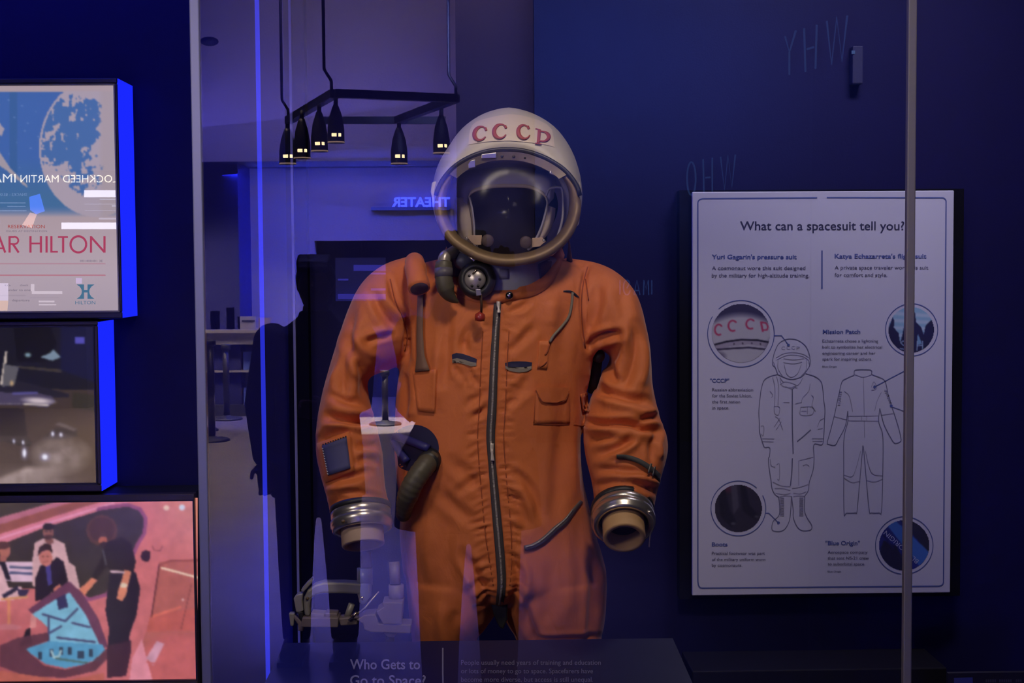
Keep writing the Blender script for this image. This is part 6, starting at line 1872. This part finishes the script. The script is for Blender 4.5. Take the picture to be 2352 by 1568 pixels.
def person(label, x, y, face, height, arms, coat_flare, name='person'):
    """face: +1 looks towards +y; arms: for each side, shoulder-elbow-wrist-hand direction points relative to the base"""
    k = height / 1.72
    B = Vector((x, y, 0))
    W_ = lambda a, b, c: B + Vector((a * k, b * face * k, c * k))
    t = thing(name, label, 'person', (x, y, 0))
    body = MB()
    ell_tube(body, [(W_(0, 0, z), rx * k, ry * k) for z, rx, ry in ((0.86, 0.15, 0.10), (0.94, 0.165, 0.112), (1.04, 0.145, 0.10), (1.16, 0.155, 0.108), (1.28, 0.175, 0.112), (1.38, 0.172, 0.095), (1.43, 0.11, 0.075), (1.46, 0.06, 0.06), (1.52, 0.055, 0.058))])
    # head with a face
    body.ball(W_(0, 0.01, 1.61), (0.073 * k, 0.092 * k, 0.108 * k), 0, 28)
    body.ball(W_(0, 0.035, 1.555), (0.052 * k, 0.062 * k, 0.050 * k), 0, 20)
    body.tube([W_(0, 0.098, 1.635), W_(0, 0.113, 1.60), W_(0, 0.108, 1.592)], [0.008 * k, 0.014 * k, 0.012 * k], 0, 10, True, True)
    for sx in (-1, 1):
        body.ball(W_(sx * 0.074, -0.005, 1.61), (0.009 * k, 0.018 * k, 0.032 * k), 0, 12)
        body.ball(W_(sx * 0.028, 0.092, 1.642), (0.020 * k, 0.010 * k, 0.007 * k), 0, 10)
        body.tube([W_(sx * 0.09, 0, 0.90), W_(sx * 0.10, 0.01, 0.48), W_(sx * 0.105, -0.015, 0.28), W_(sx * 0.105, -0.01, 0.08)], [0.085 * k, 0.058 * k, 0.054 * k, 0.036 * k], 0, 20, True, True)
        body.tube([W_(sx * 0.105, -0.03, 0.05), W_(sx * 0.115, 0.14, 0.035)], [0.04 * k, 0.03 * k], 0, 14, True, True)
    body.tube([W_(-0.024, 0.10, 1.566), W_(0, 0.106, 1.564), W_(0.024, 0.10, 1.566)], 0.0075 * k, 0, 8, True, True)
    sleeves = []
    for sx, (sh, el, wr, hd, curl) in arms.items():
        S_, E_, R__, H_ = (W_(*v) for v in (sh, el, wr, hd))
        body.tube([S_, E_, R__], [0.048 * k, 0.038 * k, 0.026 * k], 0, 18, True, True)
        sleeves.append((S_, E_, R__))
        f = (H_ - R__).normalized()
        side = f.cross(Vector((0, 1, 0)) if abs(f.y) < 0.7 else Vector((0, 0, 1))).normalized()
        nrm_ = side.cross(f).normalized() * (1 if curl >= 0 else -1)
        palm = R__ + f * 0.05 * k
        rr = []
        for q_, w_, th in ((0.0, 0.024, 0.018), (0.3, 0.034, 0.017), (0.7, 0.041, 0.015), (1.0, 0.040, 0.012)):
            c_ = R__ + f * (0.095 * k * q_)
            rr.append([c_ + side * (w_ * k * math.cos(2 * math.pi * j / 20)) + nrm_ * (th * k * math.sin(2 * math.pi * j / 20)) for j in range(20)])
        body.loft(rr)
        for j, (L, off) in enumerate(((0.070, -0.031), (0.080, -0.011), (0.074, 0.010), (0.058, 0.029))):
            p0 = R__ + f * 0.085 * k + side * off * k
            a1 = abs(curl)
            d1 = (f * math.cos(a1) + nrm_ * math.sin(a1)).normalized()
            d2 = (f * math.cos(a1 * 2) + nrm_ * math.sin(a1 * 2)).normalized()
            p1 = p0 + (f * 0.015 + d1 * L * 0.45) * k
            p2 = p1 + d2 * L * 0.30 * k
            p3 = p2 + (f * math.cos(a1 * 2.8) + nrm_ * math.sin(a1 * 2.8)) * L * 0.25 * k
            body.tube([p0, p1, p2, p3], [0.0100 * k, 0.0092 * k, 0.0085 * k, 0.0075 * k], 0, 10, True, True)
        p0 = R__ + f * 0.03 * k - side * 0.026 * k
        p1 = p0 + (f * 0.6 - side * 0.7 + nrm_ * 0.3).normalized() * 0.038 * k
        p2 = p1 + (f * 0.9 - side * 0.15 + nrm_ * 0.35).normalized() * 0.030 * k
        body.tube([p0, p1, p2], [0.0125 * k, 0.0105 * k, 0.0085 * k], 0, 10, True, True)
    mesh_obj(fuse(body, 0.0055, 3), 'body', SKIN, t)
    jk = MB()
    fl = coat_flare
    ell_tube(jk, [(W_(0, 0, z), rx * k, ry * k) for z, rx, ry in ((0.70, 0.205 * fl, 0.15), (0.80, 0.20 * fl, 0.15), (0.95, 0.192 * fl, 0.142), (1.08, 0.178, 0.135), (1.2, 0.188, 0.14), (1.32, 0.205, 0.135), (1.40, 0.185, 0.11), (1.44, 0.12, 0.09), (1.475, 0.075, 0.078), (1.50, 0.070, 0.072))])
    for S_, E_, R__ in sleeves:
        Rr = E_.lerp(R__, 0.96)
        jk.tube([S_, E_, Rr], [0.080 * k, 0.062 * k, 0.046 * k], 0, 20, True, True)
    mesh_obj(fuse(jk, 0.008, 3), 'jacket', COATB, t)
    tr = MB()
    for sx in (-1, 1):
        tr.tube([W_(sx * 0.09, 0, 0.92), W_(sx * 0.100, 0.01, 0.50), W_(sx * 0.105, -0.012, 0.28), W_(sx * 0.105, -0.01, 0.07)], [0.108 * k, 0.080 * k, 0.070 * k, 0.060 * k], 0, 20)
    mesh_obj(fuse(tr, 0.009, 2), 'trousers', TROUS, t)
    for sx in (-1, 1):
        so = MB(); so.tube([W_(sx * 0.105, -0.045, 0.055), W_(sx * 0.108, 0.05, 0.05), W_(sx * 0.117, 0.16, 0.04)], [0.052 * k, 0.052 * k, 0.040 * k], 0, 18, True, True)
        c_ = W_(sx * 0.11, 0.05, 0)
        so.box((c_.x - 0.05, c_.y - 0.14, 0), (c_.x + 0.05, c_.y + 0.14, 0.02))
        so.build('shoe', SHOE, t)
    hr = MB()
    hr.ball(W_(0, -0.014, 1.635), (0.086 * k, 0.098 * k, 0.098 * k), 0, 28)
    hr.ball(W_(0, -0.055, 1.57), (0.072 * k, 0.055 * k, 0.085 * k), 0, 24)
    for j in range(7):
        hr.tube([W_(-0.06 + 0.02 * j, 0.02, 1.73), W_(-0.06 + 0.02 * j, 0.07, 1.705), W_(-0.055 + 0.019 * j, 0.09, 1.675)], 0.014 * k, 0, 10, True, True)
    mesh_obj(fuse(hr, 0.007, 2), 'hair', HAIR, t)
    return t

by_ = VM(728, 900, 5.75)
person('person in a dark jacket with one arm hanging, mirrored left of the suit', by_.x, by_.y, 1, 1.63,
       {-1: ((-0.19, 0, 1.37), (-0.255, -0.02, 1.09), (-0.225, 0.06, 0.87), (-0.205, 0.10, 0.77), 0.28), 1: ((0.185, 0, 1.37), (0.175, -0.03, 1.10), (0.06, 0.19, 1.08), (-0.02, 0.24, 1.10), 0.5)}, 1.0)
# the photographer stands behind the lens
kk = 1.70 / 1.72
person('person holding a camera up to the face, mirrored in front of the suit', 0.0 - 0.055, -0.265, 1, 1.70,
       {-1: ((-0.185, 0, 1.37), (-0.195, 0.10, 1.13), (-0.04, 0.195, 1.535), (0.03, 0.225, 1.575), 0.55), 1: ((0.185, 0, 1.37), (0.235, 0.08, 1.14), (0.155, 0.155, 1.56), (0.135, 0.225, 1.60), 0.6)}, 1.28)
ch = thing('camera', 'black camera held up to the face of the photographer', 'camera', (0.0, -0.09, 1.6))
bx = MB(); bx.box((-0.066, -0.135, 1.552), (0.066, -0.075, 1.632)).box((-0.03, -0.13, 1.632), (0.03, -0.08, 1.662)); bx.box((0.036, -0.14, 1.556), (0.072, -0.06, 1.63))
bo_ = bx.build('camera_body', mat('camera_black', (0.012, 0.012, 0.013), 0.45), ch, bevel=0.005)
ln = MB(); ln.lathe((0, -0.075, 1.595), (0, 1, 0), [(0.034, 0), (0.034, 0.018), (0.031, 0.02), (0.031, 0.042), (0.033, 0.044), (0.033, 0.056), (0.027, 0.056), (0.026, 0.044), (0.0005, 0.043)], 0, 40)
ln.build('lens', mat('lens_black', (0.015, 0.015, 0.016), 0.3), ch)
ln = MB(); ln.lathe((0.052, -0.075, 1.632), (0, 0, 1), [(0.006, 0), (0.006, 0.004), (0.0005, 0.005)], 0, 16); ln.build('shutter_button', ALU, ch)
